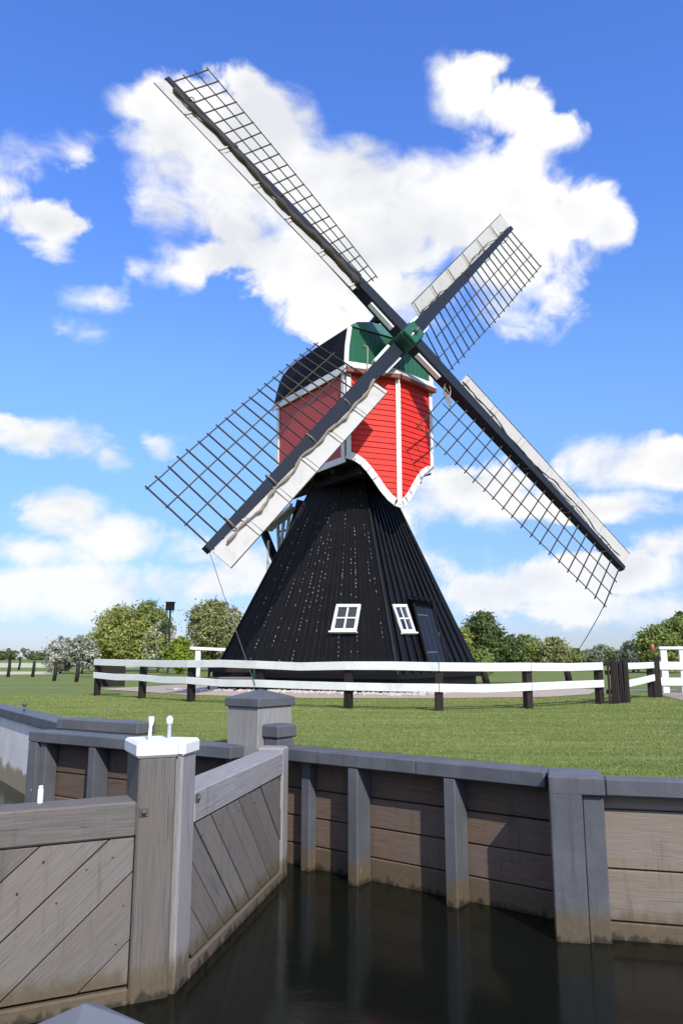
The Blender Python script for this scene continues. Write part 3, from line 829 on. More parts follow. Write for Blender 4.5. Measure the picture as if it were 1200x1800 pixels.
# apron: strip of shell gravel before the mill
apron = [(-8.3, 27.0), (-4.6, 23.0), (-1.0, 21.0), (2.4, 20.9), (5.6, 21.6), (7.3, 23.2), (8.6, 26.5), (7.6, 31.5), (1, 34.2), (-6.5, 31.5)]
sheet('gravel_apron', apron, .012, 'gravel')
sheet('grey_gravel_strip', [(7.6, 24.0), (10.8, 25.6), (11.6, 27.2), (8.4, 26.4)], .008, 'gravel_grey')
sv, sf = [], []
for _ in range(900):
    k = random.choice((3, 3, 3, 0)); s = random.random(); r_ = random.uniform(5.1, 6.6)
    c = face_pt(k, s, r_, 0); sz = random.uniform(.03, .085)
    an = random.uniform(0, 6.28); x = V((math.cos(an), math.sin(an), random.uniform(-.3, .3))); y = V((-math.sin(an), math.cos(an), random.uniform(-.3, .3)))
    b = len(sv)
    for p in ((1, 0, 0), (-1, 0, 0), (0, 1, 0), (0, -1, 0), (0, 0, 1), (0, 0, -1)):
        sv.append(c + x * p[0] * sz * random.uniform(.8, 1.5) + y * p[1] * sz * random.uniform(.7, 1.2) + V((0, 0, .02 + p[2] * sz * .7)))
    sf += [(b, b + 2, b + 4), (b + 2, b + 1, b + 4), (b + 1, b + 3, b + 4), (b + 3, b, b + 4), (b + 2, b, b + 5), (b + 1, b + 2, b + 5), (b + 3, b + 1, b + 5), (b, b + 3, b + 5)]
tag(mesh_obj('loose_stones', sv, sf, 'stone'), 'pale loose stones scattered round the foot of the black mill', 'stones', kind='stuff')
sheet('distant_field', [(-120, 70), (-22, 62), (-19, 52), (-28, 46), (-120, 50)], .010, 'pale_field')
sheet('distant_field', [(-300, 190), (-22, 170), (-24, 88), (-300, 95)], .010, 'pale_field')
sheet('dirt_path', [onZ(1150, 1219), onZ(1215, 1236), (16, 20.5), (18, 24), onZ(1178, 1214)], .010, 'path')

# ------------------------------------------------------------------ lock walls
def rows(name, P, t0, t1, q, zs, mat, parent, nrm, th=.08):
    for z1, z0 in zip(zs, zs[1:]):
        j = random.uniform(-.008, .008)
        ql = q + j
        slab(name, [P(t0, ql, z0 + .006), P(t1, ql, z0 + .006 + random.uniform(-.006, .006)), P(t1, ql, z1 - .006), P(t0, ql, z1 - .006)], th, mat, parent, nrm, .008)
lw = thing('lock_wall', LW(1.3, 0, WATER), 'dark plank lock wall under grey coping between gate and big pillar', 'quay wall')
COPZ = .05
beam('coping', LW(-.46, -.17, COPZ - .07), LW(1.62, -.17, COPZ - .07), .34, .14, 'grey', lw, bev=.012)
beam('coping', LW(1.625, -.172, COPZ - .071), LW(2.98, -.172, COPZ - .071), .34, .14, 'grey', lw, bev=.012)
rows('plank', LW, -.6, 3.2, -.27, [-.085, -.42, -.72, -1.02, -1.32, -1.7], 'wall_plank', lw, N)
# piles: a face board and a deeper web behind it
for t in (.84, 2.0):
    beam('pile', LW(t, -.13, -2.0), LW(t, -.13, COPZ - .145), .125, .24, 'grey', lw, N)
beam('pile', LW(.09, -.20, -2.0), LW(.09, -.20, COPZ - .145), .12, .13, 'grey', lw, N)
slab('back_board', [LW(-1.5, -.42, -2), LW(3.5, -.42, -2), LW(3.5, -.42, -.08), LW(-1.5, -.42, -.08)], .1, 'inside', lw, N, 0)

rw = thing('wing_wall', RW(2, 0, WATER), 'pale tan plank wall right of the big grey pillar', 'quay wall')
beam('pillar', RW(.135, -.15, -2.0), RW(.135, -.15, COPZ - .01), .27, .30, 'grey', rw, EM, .012)
beam('pillar_flank', RW(.36, -.17, -2.0), RW(.36, -.17, COPZ - .145), .175, .24, 'grey', rw, EM, .010)
slab('coping_block', [RW(.0, .002, COPZ + .006), RW(.46, .002, COPZ + .006), RW(.46, -.56, COPZ + .006), RW(.0, -.56, COPZ + .006)], .15, 'grey', rw, (0, 0, 1), .012)
beam('coping', RW(.465, -.105, COPZ - .07), RW(9.5, -.105, COPZ - .07), .21, .14, 'grey', rw, bev=.012)
rows('plank', RW, .44, 9.5, -.16, [-.085, -.22, -.70, -1.11, -1.30, -1.7], 'tan_plank', rw, EM)
for t in (3.6, 6.6): beam('pile', RW(t, -.10, -2), RW(t, -.10, COPZ - .145), .2, .14, 'grey', rw, EM)

lf = thing('recess_wall', LL_(1.5, 0, WATER), 'plank wall with grey posts seen behind the near gate rail', 'quay wall')
beam('coping', LL_(-.03, -.17, COPZ - .07), LL_(3.62, -.17, COPZ - .07), .34, .14, 'grey', lf, bev=.012)
beam('end_pillar', LL_(.07, -.12, -2), LL_(.07, -.12, COPZ - .145), .18, .24, 'grey', lf, NL)
beam('end_pillar', LL_(.24, -.15, -2), LL_(.24, -.15, COPZ - .145), .12, .20, 'grey', lf, NL)
for t in (1.27, 2.4):
    beam('pile', LL_(t, -.13, -2), LL_(t, -.13, COPZ - .145), .125, .24, 'grey', lf, NL)
rows('plank', LL_, .1, 3.6, -.27, [-.085, -.50, -.82, -1.1, -1.4, -1.8], 'wall_plank', lf, NL)
slab('back_board', [LL_(-.05, -.42, -2), LL_(3.8, -.42, -2), LL_(3.8, -.42, -.08), LL_(-.05, -.42, -.08)], .1, 'inside', lf, NL, 0)

cw_ = thing('concrete_wall', CW(3, 0, WATER), 'pale concrete canal wall under grey coping at far left', 'quay wall')
slab('concrete_face', [CW(14, -.06, -2), CW(-1.2, -.06, -2), CW(-1.2, -.06, -.06), CW(14, -.06, -.06)], .3, 'concrete', cw_, CN, .01)
beam('coping', CW(14, -.2, COPZ + .0 - .05), CW(-.05, -.2, COPZ - .05), .4, .16, 'grey', cw_, bev=.012)
e0 = CW(-.02, -.1, COPZ + .045); beam('coping_return', e0 + DL * -.15, e0 + DL * 1.55, .36, .15, 'grey', cw_, bev=.012)
beam('return_wall', e0 + DL * -.1 + V((0, 0, -.2)), e0 + DL * 1.5 + V((0, 0, -.2)), .28, .25, 'concrete', cw_, bev=.012)
kb = onZ(43, 1250, .08)
kn = thing('mooring_knob', kb, 'small dark iron knob on the far left grey coping', 'mooring pin')
tube('stem', [kb, kb + V((0, 0, .09))], .018, 'iron', kn); tube('knob', [kb + V((0, 0, .09)), kb + V((0, 0, .115)), kb + V((0, 0, .16))], [.03, .05, .03], 'iron', kn)

nw = thing('near_wall', LW(-1, 5.7, WATER), 'plank wall of the near side of the lock at the photographer\'s feet', 'quay wall')
def NW(t, q, z): return LW(t, 5.6 - q, z)
beam('coping', LW(-5.2, 5.77, COPZ - .07), LW(3.3, 5.77, COPZ - .07), .34, .14, 'grey', nw, bev=.012)
rows('plank', NW, -5.2, 3.3, -.2, [-.085, -.45, -.8, -1.15, -1.6], 'wall_plank', nw, -N)
q0, q1 = LW(3.3, 5.75, 0), V((4.0, -6.5, 0))
beam('coping', q0 + V((0, 0, -.02)), q1 + V((0, 0, -.02)), .34, .14, 'grey', nw)
beam('wing_planks', q0 + V((0, 0, -.85)), q1 + V((0, 0, -.85)), .1, 1.5, 'wall_plank', nw)

# ------------------------------------------------------------------ lock gates
MP = V((-1.17, 5.85, 0)); D1 = V((-.9, -.44, 0)).normalized(); D2 = V((.19, .98, 0)).normalized()
F1 = V((-D1.y, D1.x, 0)); F1 = F1 if F1.y < 0 else -F1          # faces seen from the camera
F2 = V((D2.y, -D2.x, 0)); F2 = F2 if F2.x > 0 else -F2
def gate(org, dv, fn, length, post, label, joints, slope, rail_top, wood_rail, post_wood, pdep=.32):
    t = thing('lock_gate', org + V((0, 0, WATER)), label, 'lock gate')
    def GP(s, q, z): return org + dv * s + fn * q + V((0, 0, z))
    ps0, ps1 = post
    beam('mitre_post', GP((ps0 + ps1) / 2, -pdep / 2, -1.9), GP((ps0 + ps1) / 2, -pdep / 2, .345), ps1 - ps0, pdep, post_wood, t, fn, .014)
    rt, rb = rail_top, rail_top - .235
    beam('top_rail', GP(ps1 + .001, -.15, (rt + rb) / 2), GP(length - .02, -.15, (rt + rb) / 2), .302, rt - rb, wood_rail, t, bev=.014)
    beam('heel_post', GP(length + .10, -.15, -1.9), GP(length + .10, -.15, rail_top + .04), .24, .30, post_wood, t, fn, .02)
    zb = -1.13
    beam('bottom_rail', GP(ps1, -.15, -1.5), GP(length, -.15, -1.5), .30, .70, wood_rail, t, bev=.014)
    # diagonal planks clipped to the panel
    x0, x1, y0, y1 = ps1 + .008, length - .03, zb, rb - .008
    c_, s_ = math.cos(slope), math.sin(slope)
    rect = [(x0, y0), (x1, y0), (x1, y1), (x0, y1)]
    # coordinates: p = distance across the planks
    js = sorted(joints)
    for a, b in zip(js, js[1:]):
        pl = clip(clip(rect, s_, c_, b - .004), -s_, -c_, -(a + .004))
        if len(pl) < 3: continue
        # local frame with x along the grain
        gx = dv * c_ - V((0, 0, 1)) * s_
        o_ = GP(0, -.045 + random.uniform(-.006, .006), 0)
        Mw = frame(o_, gx, fn); inv = Mw.inverted()
        loc = [inv @ (o_ + dv * p[0] + V((0, 0, p[1]))) for p in pl]
        poly = [(p.x, p.y) for p in loc]
        ar = sum(poly[i][0] * poly[(i + 1) % len(poly)][1] - poly[(i + 1) % len(poly)][0] * poly[i][1] for i in range(len(poly)))
        if ar < 0: poly = poly[::-1]
        if abs(ar) < .004: continue
        prism('plank', poly, .03, Mw, 'gate_plank', t, .005)
        # nail heads at plank ends
        for (px_, pz_) in pl:
            pass
    slab('panel_back', [GP(x0, -.07, -1.8), GP(x1, -.07, -1.8), GP(x1, -.07, y1 + .05), GP(x0, -.07, y1 + .05)], .08, 'inside', t, fn, 0)
    return t, GP
sl41 = rad(41)
c41, s41 = math.cos(sl41), math.sin(sl41)
j1 = [(z + .25 * s41 / c41) * c41 for z in (2.2, 1.75, 1.32, .86, .40, .01, -.36, -.80, -1.2, -1.6)]
lg, GP1 = gate(MP, D1, F1, 3.0, (.03, .30), 'left leaf of weathered grey lock gate with diagonal planks and bolted rail', j1, sl41, .055, 'gate_wood', 'gate_wood', .44)
j2 = [(z + .25 * s41 / c41) * c41 for z in [2.6 - .30 * i + random.uniform(-.02, .02) for i in range(15)]]
rg, GP2 = gate(MP, D2, F2, 2.86, (.03, .30), 'right leaf of lock gate running back to the far wall', j2, sl41, .055, 'pale_beam', 'pale_beam')
# white painted caps and lifting pins
capz = .345
for (t, GP, dv, fn, nm) in ((lg, GP1, D1, F1, 1), (rg, GP2, D2, F2, 2)):
    e = -.345 if nm == 2 else -.465
    ct = capz + (.110 if nm == 1 else .105)
    q = [GP(-.005 + .02, .02, ct), GP(.325, .02, ct), GP(.325, e, ct), GP(-.005 + .02, e, ct)]
    n_ = V((0, 0, 1))
    if (q[1] - q[0]).cross(q[3] - q[0]).z < 0: q = [q[1], q[0], q[3], q[2]]
    slab('post_cap', q, .11, 'white', t, n_, .02)
pc = GP1(.20, -.20, capz + .105)
for p, hh_, r0 in ((pc, .17, .016),):
    tube('cap_pin', [p, p + V((.01, 0, .02)), p + V((.012, 0, .10)), p + V((.016, 0, .12)), p + V((.016, 0, .17))], [.022, .014, .012, .019, .022], 'white', lg, 10)
p = GP2(.14, -.16, capz + .105)
tube('cap_pin', [p, p + V((0, 0, .11)), p + V((0, 0, .115)), p + V((0, 0, .15)), p + V((0, 0, .17))], [.016, .014, .025, .027, .012], 'white', rg, 10)
# bolts with washers
for (GP, t, s, z, fn) in ((GP1, lg, .255, -.02, F1), (GP2, rg, .34, -.0, F2)):
    p = GP(s, .002, z)
    w = beam('washer', p - V((0, 0, .032)), p + V((0, 0, .032)), .064, .014, 'iron', t, fn, .004)
    tube('bolt', [p + fn * .004, p + fn * .022], .018, 'iron', w, 6)
for s, z in ((.45, -.30), (.62, -.36), (.9, -.28), (.36, -.62), (.40, -.86), (.8, -.55), (1.05, -.46)):
    p = GP1(s, -.012, z); tube('nail_head', [p, p + F1 * .006], .008, 'iron', lg, 6)
for s, z in ((.5, -.3), (.9, -.3), (1.4, -.28), (1.9, -.3), (2.4, -.29)):
    p = GP2(s, -.012, z); tube('nail_head', [p, p + F2 * .006], .009, 'iron', rg, 6)
pg = GP1(.93, -.2, .055)
kp = thing('white_peg', pg, 'short white square peg standing on the left gate rail', 'peg')
beam('peg', pg, pg + V((0, 0, .105)), .036, .036, 'white', kp, D1)
slab('peg_tip', [pg + V((-.016, -.016, .122)), pg + V((.016, -.016, .122)), pg + V((.016, .016, .122)), pg + V((-.016, .016, .122))], .018, 'white', kp, (0, 0, 1), .008)

# bank post with pyramid cap and iron collar
def cap_pyramid(name, c, hx, hy, x, y, z0, skirt, rise, mat, parent):
    v = [c + x * (i * hx) + y * (j * hy) + V((0, 0, z)) for z in (z0, z0 + skirt) for i, j in ((-1, -1), (1, -1), (1, 1), (-1, 1))] + [c + V((0, 0, z0 + skirt + rise))]
    f = [(3, 2, 1, 0), (0, 1, 5, 4), (1, 2, 6, 5), (2, 3, 7, 6), (3, 0, 4, 7), (4, 5, 8), (5, 6, 8), (6, 7, 8), (7, 4, 8)]
    bm = bevelled(v, f, .008)
    me = bpy.data.meshes.new(name); bm.to_mesh(me); bm.free(); me.materials.append(M[mat])
    return put(bpy.data.objects.new(name, me), Matrix(), parent)
FC = V((-.97, 9.22, 0)); bc = FC - D * .25 - N * .30
bp = thing('bank_post', bc, 'tall square wooden post with grey pyramid cap beside the lock', 'post')
beam('post', bc + V((0, 0, -1.6)), bc + V((0, 0, .485)), .60, .50, 'pale_beam', bp, D)
cap_pyramid('post_cap', bc, .28, .33, D, N, .485, .10, .10, 'grey', bp)
cb = FC + D * .16 - N * .20
slab('iron_collar', [cb + D * -.17 + N * .13 + V((0, 0, .29)), cb + D * .10 + N * .13 + V((0, 0, .29)), cb + D * .10 - N * .2 + V((0, 0, .29)), cb + D * -.17 - N * .2 + V((0, 0, .29))], .15, 'grey', bp, (0, 0, 1), .02)
slab('iron_collar', [cb + D * -.15 + N * .11 + V((0, 0, .138)), cb + D * .08 + N * .11 + V((0, 0, .138)), cb + D * .08 - N * .18 + V((0, 0, .138)), cb + D * -.15 - N * .18 + V((0, 0, .138))], .20, 'grey', bp, (0, 0, 1), .02)
nc = V((-1.29, 4.25, 0))
np_ = thing('fender_pile', nc + V((0, 0, WATER)), 'low pile with grey pyramid cap at the bottom edge', 'post')
beam('pile', nc + V((0, 0, -2.2)), nc + V((0, 0, -.83)), .40, .40, 'gate_wood', np_, D)
cap_pyramid('pile_cap', nc, .225, .225, D, N, -.83, .06, .12, 'grey_plain', np_)

# ------------------------------------------------------------------ fences
posts = [(-7.04, 22.46), (-5.37, 20.89), (-3.75, 19.28), (-1.9, 17.85), (.1, 16.7), (1.98, 15.99), (4.01, 16.7), (6.10, 18.4)]
fc = thing('rail_fence', (0.1, 16.7, 0), 'long white two rail fence on dark posts across the lawn', 'fence')
def fence(parent, posts, tops, lows, hts, pw=.17, fat=None):
    for i, (x, y) in enumerate(posts):
        a = V(posts[max(i - 1, 0)]); b = V(posts[min(i + 1, len(posts) - 1)])
        e = (b - a).normalized(); nn = V((e.y, -e.x, 0)); nn = nn if nn.y < 0 else -nn
        h = tops[i] - .02; w = pw if not fat or i not in fat else fat[i]
        lean = V((random.uniform(-.02, .02), random.uniform(-.02, .02), 0))
        p = V((x, y, -.15)) - nn * .10
        beam('post', p, p + V((0, 0, h + .15)) + lean, w, .15, 'post_dark', parent, nn)
    for lev, hh in ((tops, hts[0]), (lows, hts[1])):
        for i in range(len(posts) - 1):
            a = V((posts[i][0], posts[i][1], lev[i] - hh / 2)); b = V((posts[i + 1][0], posts[i + 1][1], lev[i + 1] - hh / 2))
            e = (b - a).normalized()
            slack = random.uniform(-.035, .02)
            m = (a + b) / 2 + V((0, 0, slack)); ext = .03 if i in (0,) else .004
            # each rail is a slightly sagging board
            nn = V((e.y, -e.x, 0)).normalized(); nn = nn if nn.y < 0 else -nn
            pts = [a - e * ext, a.lerp(m, .55), m, m.lerp(b, .45), b - e * .004]
            vs, fs = [], []
            for p in pts:
                for dq, dz_ in ((0, -hh / 2), (.045, -hh / 2), (.045, hh / 2), (0, hh / 2)): vs.append(p + nn * dq + V((0, 0, dz_)))
            for k in range(len(pts) - 1):
                for j in range(4): fs.append((k * 4 + j, k * 4 + (j + 1) % 4, k * 4 + 4 + (j + 1) % 4, k * 4 + 4 + j))
            fs += [(3, 2, 1, 0), tuple(len(vs) - 4 + j for j in range(4))]
            bm = bevelled(vs, fs, .005); me = bpy.data.meshes.new('rail'); bm.to_mesh(me); bm.free(); me.materials.append(M['fence_white'])
            put(bpy.data.objects.new('rail', me), Matrix(), parent)
fence(fc, posts, [1.03, 1.01, 1.0, .99, .98, .965, .955, .955], [.66, .63, .60, .57, .545, .54, .54, .55], (.175, .165), .16, {0: .13, 3: .2})
f2 = thing('rail_fence', (8, 20.5, 0), 'short white two rail fence between dark picket screen and white gate', 'fence')
fence(f2, [(6.75, 19.05), (8.55, 21.5)], [.94, .95], [.50, .62], (.165, .17), .24)
# dark picket screen
px0, px1 = V((6.17, 18.35, 0)), V((6.80, 18.95, 0))
pk = thing('picket_screen', px0.lerp(px1, .5), 'dark close picket screen standing across the right end of fence', 'fence')
ed = (px1 - px0).normalized(); en = V((ed.y, -ed.x, 0))
for i in range(8):
    p = px0.lerp(px1, (i + .3) / 8) + V((random.uniform(-.01, .01), 0, 0))
    beam('picket', p + en * .05 + V((0, 0, -.05)), p + en * .05 + V((random.uniform(-.03, .03), 0, 1.02 + random.uniform(-.08, .07))), random.uniform(.05, .075), .03, 'post_dark', pk, en, .008)
for z in (.28, .72): beam('cross_rail', px0 + V((0, 0, z)), px1 + V((0, 0, z)), .05, .10, 'post_dark', pk)
beam('post', px1 + ed * .05 + V((0, 0, -.1)), px1 + ed * .05 + V((0, 0, 1.03)), .14, .15, 'post_dark', pk, en)
# black boards across the left end
bl = thing('board_screen', (-6.8, 22.7, 0), 'black two board screen behind the left end of the fence', 'fence')
b0, b1 = V((-6.92, 22.62, 0)), V((-6.30, 22.9, 0))
for z0, z1 in ((.24, .58), (.62, .92)): beam('board', b0 + V((0, 0, (z0 + z1) / 2)), b1 + V((0, 0, (z0 + z1) / 2)), .04, z1 - z0, 'post_dark', bl)
beam('post', b1 + V((0, .05, -.1)), b1 + V((0, .05, .95)), .1, .1, 'post_dark', bl)
for z in (.4, .77): beam('cross_board', b0.lerp(b1, .5) + V((0, .04, z - .18)), b0.lerp(b1, .5) + V((0, .04, z + .17)), .08, .03, 'post_dark', bl)

# white gate at the right edge
wg0 = onZ(1163, 1218); wgd = V((1, -.10, 0)).normalized()
wg = thing('field_gate', wg0, 'tall white bar gate at the right edge of the lawn', 'gate')
def WG(s, z, q=0): return wg0 + wgd * s + V((0, q, z))
for i, s in enumerate((.12, .68, 1.4, 2.2)):
    beam('upright', WG(s, -.05), WG(s, 1.30), .20 if i < 2 else .16, .10, 'fence_white', wg, (0, -1, 0))
beam('head_rail', WG(-.02, 1.36, -.02), WG(2.4, 1.36, -.02), .14, .09, 'fence_white', wg)
for z, hh in ((.82, .24), (.34, .24)): beam('bar', WG(-.05, z, -.075), WG(2.4, z, -.075), .05, hh, 'fence_white', wg)
gp = thing('gate_post', onZ(1155, 1226), 'dark brown post at the hinge side of white gate', 'post')
gl = WM[gp.name].translation.copy()
beam('post', gl + V((0, 0, -.1)), gl + V((-.03, 0, .98)), .22, .18, 'post_dark', gp, (0, -1, 0))
beam('post_head', gl + V((-.04, -.02, .93)), gl + V((.12, -.02, 1.08)), .1, .12, 'post_dark', gp, (0, -1, 0))
lp = WG(-.12, 1.22)
ol = thing('gate_finial', lp, 'small rust brown round finial at the top corner of white gate', 'finial')
tube('ball', [lp + V((-.1, -.06, .02)), lp + V((-.1, -.06, .05)), lp + V((-.1, -.06, .16)), lp + V((-.1, -.06, .24)), lp + V((-.1, -.06, .27))], [.02, .06, .075, .05, .02], 'orange', ol, 12)
beam('bracket', lp + V((-.02, -.02, .12)), lp + V((.16, 0, .12)), .04, .04, 'iron', ol)
# white frame left of the mill
wf0 = onZ(347, 1190); wf = thing('white_hitching_frame', wf0, 'white post and beam frame left of the black mill base', 'gate')
beam('post', wf0, wf0 + V((0, 0, 1.62)), .30, .2, 'fence_white', wf, (0, -1, 0)); beam('cap_beam', wf0 + V((-.45, -.12, 1.62)), wf0 + V((2.2, -.12, 1.5)), .1, .17, 'fence_white', wf)
beam('post', wf0 + V((2.05, 0, 0)), wf0 + V((2.05, 0, 1.5)), .2, .2, 'fence_white', wf, (0, -1, 0))
# green-ended bench by the mill
bn0 = onZ(404, 1215); bn = thing('garden_bench', bn0, 'dark bench with green end panel at the left foot of the mill', 'bench')
def BN(x, y, z): return bn0 + V((x, y, z))
beam('seat', BN(-.75, 0, .42), BN(.75, 0, .42), .42, .06, 'gate_wood', bn); beam('backrest', BN(-.75, .2, .75), BN(.75, .2, .75), .05, .30, 'post_dark', bn)
beam('end_panel', BN(.80, 0, 0), BN(.80, 0, .92), .10, .5, 'bottle', bn, (0, 1, 0)); beam('leg', BN(-.72, -.15, 0), BN(-.72, -.15, .4), .07, .07, 'post_dark', bn); beam('leg', BN(-.72, .18, 0), BN(-.72, .2, .9), .07, .07, 'post_dark', bn)
# field posts on the left, lone posts beyond the fence on the right
labs = ['dark leaning field post, leftmost and broadest of those at left', 'dark thin field post second from the left edge', 'dark field post third from the left edge', 'dark field post in front of white blossom bush, left one', 'dark field post in front of white blossom bush, right one']
for (u, vb, vt, lean), lb in zip(((14, 1190, 1160, .10), (33, 1178, 1155, .06), (57, 1190, 1162, .04), (95, 1197, 1165, .08), (134, 1199, 1166, .05)), labs):
    b = onZ(u, vb); t = atY(u + 4, vt, b.y)
    p = thing('field_post', b, lb, 'post', 'dark posts in the left field')
    tube('stake', [b - V((0, 0, .1)), b.lerp(t, .5) + V((.03, 0, 0)), t], [.095, .09, .08], 'post_dark', p, 7)
for u, vb, vt, lb, du in ((856, 1201, 1172, 'dark leaning post on the lawn just right of the mill foot', -10), (1000, 1198, 1172, 'thin dark leaning post halfway along the right lawn, rope tied on top', -6)):
    b = onZ(u, vb); t = atY(u + du, vt, b.y)
    p = thing('lone_post', b, lb, 'post', 'dark posts behind the white fence')
    tube('stake', [b - V((0, 0, .1)), b.lerp(t, .5), t], [.16, .15, .14], 'post_dark', p, 7)
    if u == 1000: rope_to = t
# ropes from the sail tips
sl_, lat, dv, cw, B = sD
tp_ = lat(R - .15, 2.2)
rp = thing('tether_rope', rope_to, 'thin rope from lower right sail tip down to lone post', 'rope')
tube('rope', [tp_.lerp(rope_to, f) + V((0, 0, -.5 * f * (1 - f))) for f in [i / 8 for i in range(9)]], .016, 'iron', rp, 5)
sl_, lat, dv, cw, B = sA
tp_ = B + dv * (R - .1); to = V((-1.95, 17.8, .45))
rp = thing('tether_rope', to, 'thin rope from near sail tip down to fence post', 'rope')
tube('rope', [tp_.lerp(to, f) + V((0, 0, -.15 * f * (1 - f))) for f in [i / 8 for i in range(9)]], .009, 'iron', rp, 5)

# ------------------------------------------------------------------ trees
rng = np.random.default_rng(11)
def leaves(lobes, n, size, clumps, flat=.0):
    """leaf quads gathered in clumps spread through ellipsoid lobes (cx,cy,cz,rx,ry,rz)"""
    vol = np.array([l[3] * l[4] * l[5] for l in lobes]); pick = rng.choice(len(lobes), clumps, p=vol / vol.sum())
    lob = np.array(lobes)[pick]
    d = rng.normal(size=(clumps, 3)); d /= np.linalg.norm(d, axis=1)[:, None]
    rr = rng.uniform(.25, 1.06, clumps) ** .55
    cc_ = lob[:, :3] + d * rr[:, None] * lob[:, 3:]
    csz = rng.uniform(.10, .26, clumps) * lob[:, 3:].mean(1)
    per = rng.choice(clumps, n)
    c = cc_[per] + rng.normal(size=(n, 3)) * csz[per][:, None] * np.array([1, 1, .7])
    nrm = rng.normal(size=(n, 3)) + d[per] * .9 + np.array([0, 0, .5]); nrm /= np.linalg.norm(nrm, axis=1)[:, None]
    a = np.cross(nrm, rng.normal(size=(n, 3))); a /= np.linalg.norm(a, axis=1)[:, None]; b = np.cross(nrm, a)
    sz = size * rng.uniform(.55, 1.35, n)[:, None]
    v = np.stack([c + a * sz, c + b * sz * .55, c - a * sz, c - b * sz * .55], 1).reshape(-1, 3)
    return v
def quad_mesh(name, v, mat):
    n = len(v) // 4; me = bpy.data.meshes.new(name)
    me.vertices.add(len(v)); me.vertices.foreach_set('co', v.astype(np.float32).ravel())
    me.loops.add(len(v)); me.loops.foreach_set('vertex_index', np.arange(len(v), dtype=np.int32))
    me.polygons.add(n); me.polygons.foreach_set('loop_start', np.arange(0, len(v), 4, dtype=np.int32)); me.polygons.foreach_set('loop_total', np.full(n, 4, np.int32))
    me.materials.append(M[mat]); me.update(); me.validate(); return me
def lobes_for(w, h, zb, k=9):
    out = [(0, 0, zb + (h - zb) * .5, w * .36, w * .36, (h - zb) * .42)]
    for i in range(k):
        a = rng.uniform(0, 6.28); r_ = rng.uniform(.12, .34) * w; z = zb + (h - zb) * rng.uniform(.18, .82)
        s = rng.uniform(.14, .25) * w * (1.1 - .5 * (z - zb) / (h - zb))
        out.append((r_ * math.cos(a), r_ * math.sin(a), z, s, s, s * rng.uniform(.7, 1.0) * min(1.2, (h - zb) / w + .3)))
    out.append((rng.uniform(-.1, .1) * w, 0, zb + (h - zb) * .86, w * .17, w * .17, (h - zb) * .14))
    return out
def tree(name, x, y, w, h, zb, mat, label, n=4200, size=.19, group=None, flowers=0, cat='tree', shrub=False):
    t = thing(name, (x, y, 0), label, cat, group); base = V((x, y, 0))
    lb = lobes_for(w, h, zb)
    if flowers < 1:
        o = bpy.data.objects.new('crown', quad_mesh('crown', leaves(lb, int(n * (1 - flowers)), size, max(40, n // 26)), mat)); put(o, Matrix.Translation(base), t)
    if flowers > 0:
        o = bpy.data.objects.new('blossom', quad_mesh('blossom', leaves(lb, int(n * flowers), size * .9, max(40, int(n * flowers) // 22)), 'blossom')); put(o, Matrix.Translation(base), t)
    vs, fs = [], []
    def add(p, r_):
        v, f = sweep(p, r_, 7); b = len(vs); vs.extend(v); fs.extend([tuple(i + b for i in q) for q in f])
    tr = .022 * h + .03
    add([V((0, 0, -.1)), V((.02 * w, 0, zb * .6 + .2)), V((0, .02 * w, zb + (h - zb) * .4)), V((-.02 * w, 0, zb + (h - zb) * .8))], [tr * 1.3, tr, tr * .7, tr * .25])
    for l in lb[1:]:
        z0 = zb * .7 + (l[2] - zb) * .25 + .15
        add([V((0, 0, max(.2, z0))), V((l[0] * .45, l[1] * .45, (z0 + l[2]) / 2 - .05 * h)), V((l[0], l[1], l[2]))], [tr * .5, tr * .35, tr * .12])
    mesh_obj('trunk', vs, fs, 'bark', t, Matrix.Translation(base), True)
    return t
def tree_px(name, u, v_top, w_px, Y, mat, label, zb=.12, **kw):
    k = FPX / Y
    p = atY(u, v_top, Y); h = p.z
    return tree(name, p.x, Y, w_px / k * 1.06, h, h * zb, mat, label, **kw)
tree_px('blossom_bush', 110, 1118, 62, 55, 'leaf_grey', 'small white blossoming bush, leftmost bush in the field', zb=.05, flowers=.6, n=7000, size=.105, cat='bush')
tree_px('blossom_bush', 148, 1116, 62, 54, 'leaf_grey', 'white blossoming bush touching the left side of the big tree', zb=.05, flowers=.5, n=7000, size=.105, cat='bush')
tree_px('broad_tree', 215, 1062, 104, 63, 'leaf_yellow', 'big round yellow green tree at left, its left half highest', zb=.1, n=17000, size=.135)
tree_px('broad_tree', 262, 1053, 96, 65, 'leaf_mid', 'big mid green tree right beside the black nest box', zb=.1, n=17000, size=.135)
tree_px('blossom_bush', 282, 1090, 60, 58, 'leaf_yellow', 'shrub with white blossom in front of the big left tree', zb=.05, flowers=.3, n=7500, size=.12, cat='bush')
tree_px('lime_bush', 318, 1119, 52, 52, 'leaf_lime', 'low bright lime green bush behind the left fence', zb=.04, n=7000, size=.11, cat='bush')
tree_px('olive_tree', 374, 1050, 96, 64, 'leaf_olive', 'olive green tree just left of the black mill', zb=.1, n=17000, size=.135)
tree_px('olive_tree', 412, 1066, 60, 62, 'leaf_olive', 'half hidden pale olive tree touching the mill\'s left slope', zb=.08, flowers=.12, n=8500, size=.13)
tree_px('dark_tree', 846, 1073, 76, 62, 'leaf_dark', 'dark green round tree just right of the mill slope', zb=.08, n=15000, size=.135)
tree_px('low_bush', 835, 1140, 74, 48, 'leaf_mid', 'low sloping green bush at the right foot of the mill', zb=.02, n=7000, size=.11, cat='bush')
tree_px('low_bush', 812, 1100, 40, 60, 'leaf_yellow', 'yellow green bush peeping out behind the mill\'s right slope', zb=.02, n=5000, size=.12, cat='bush')
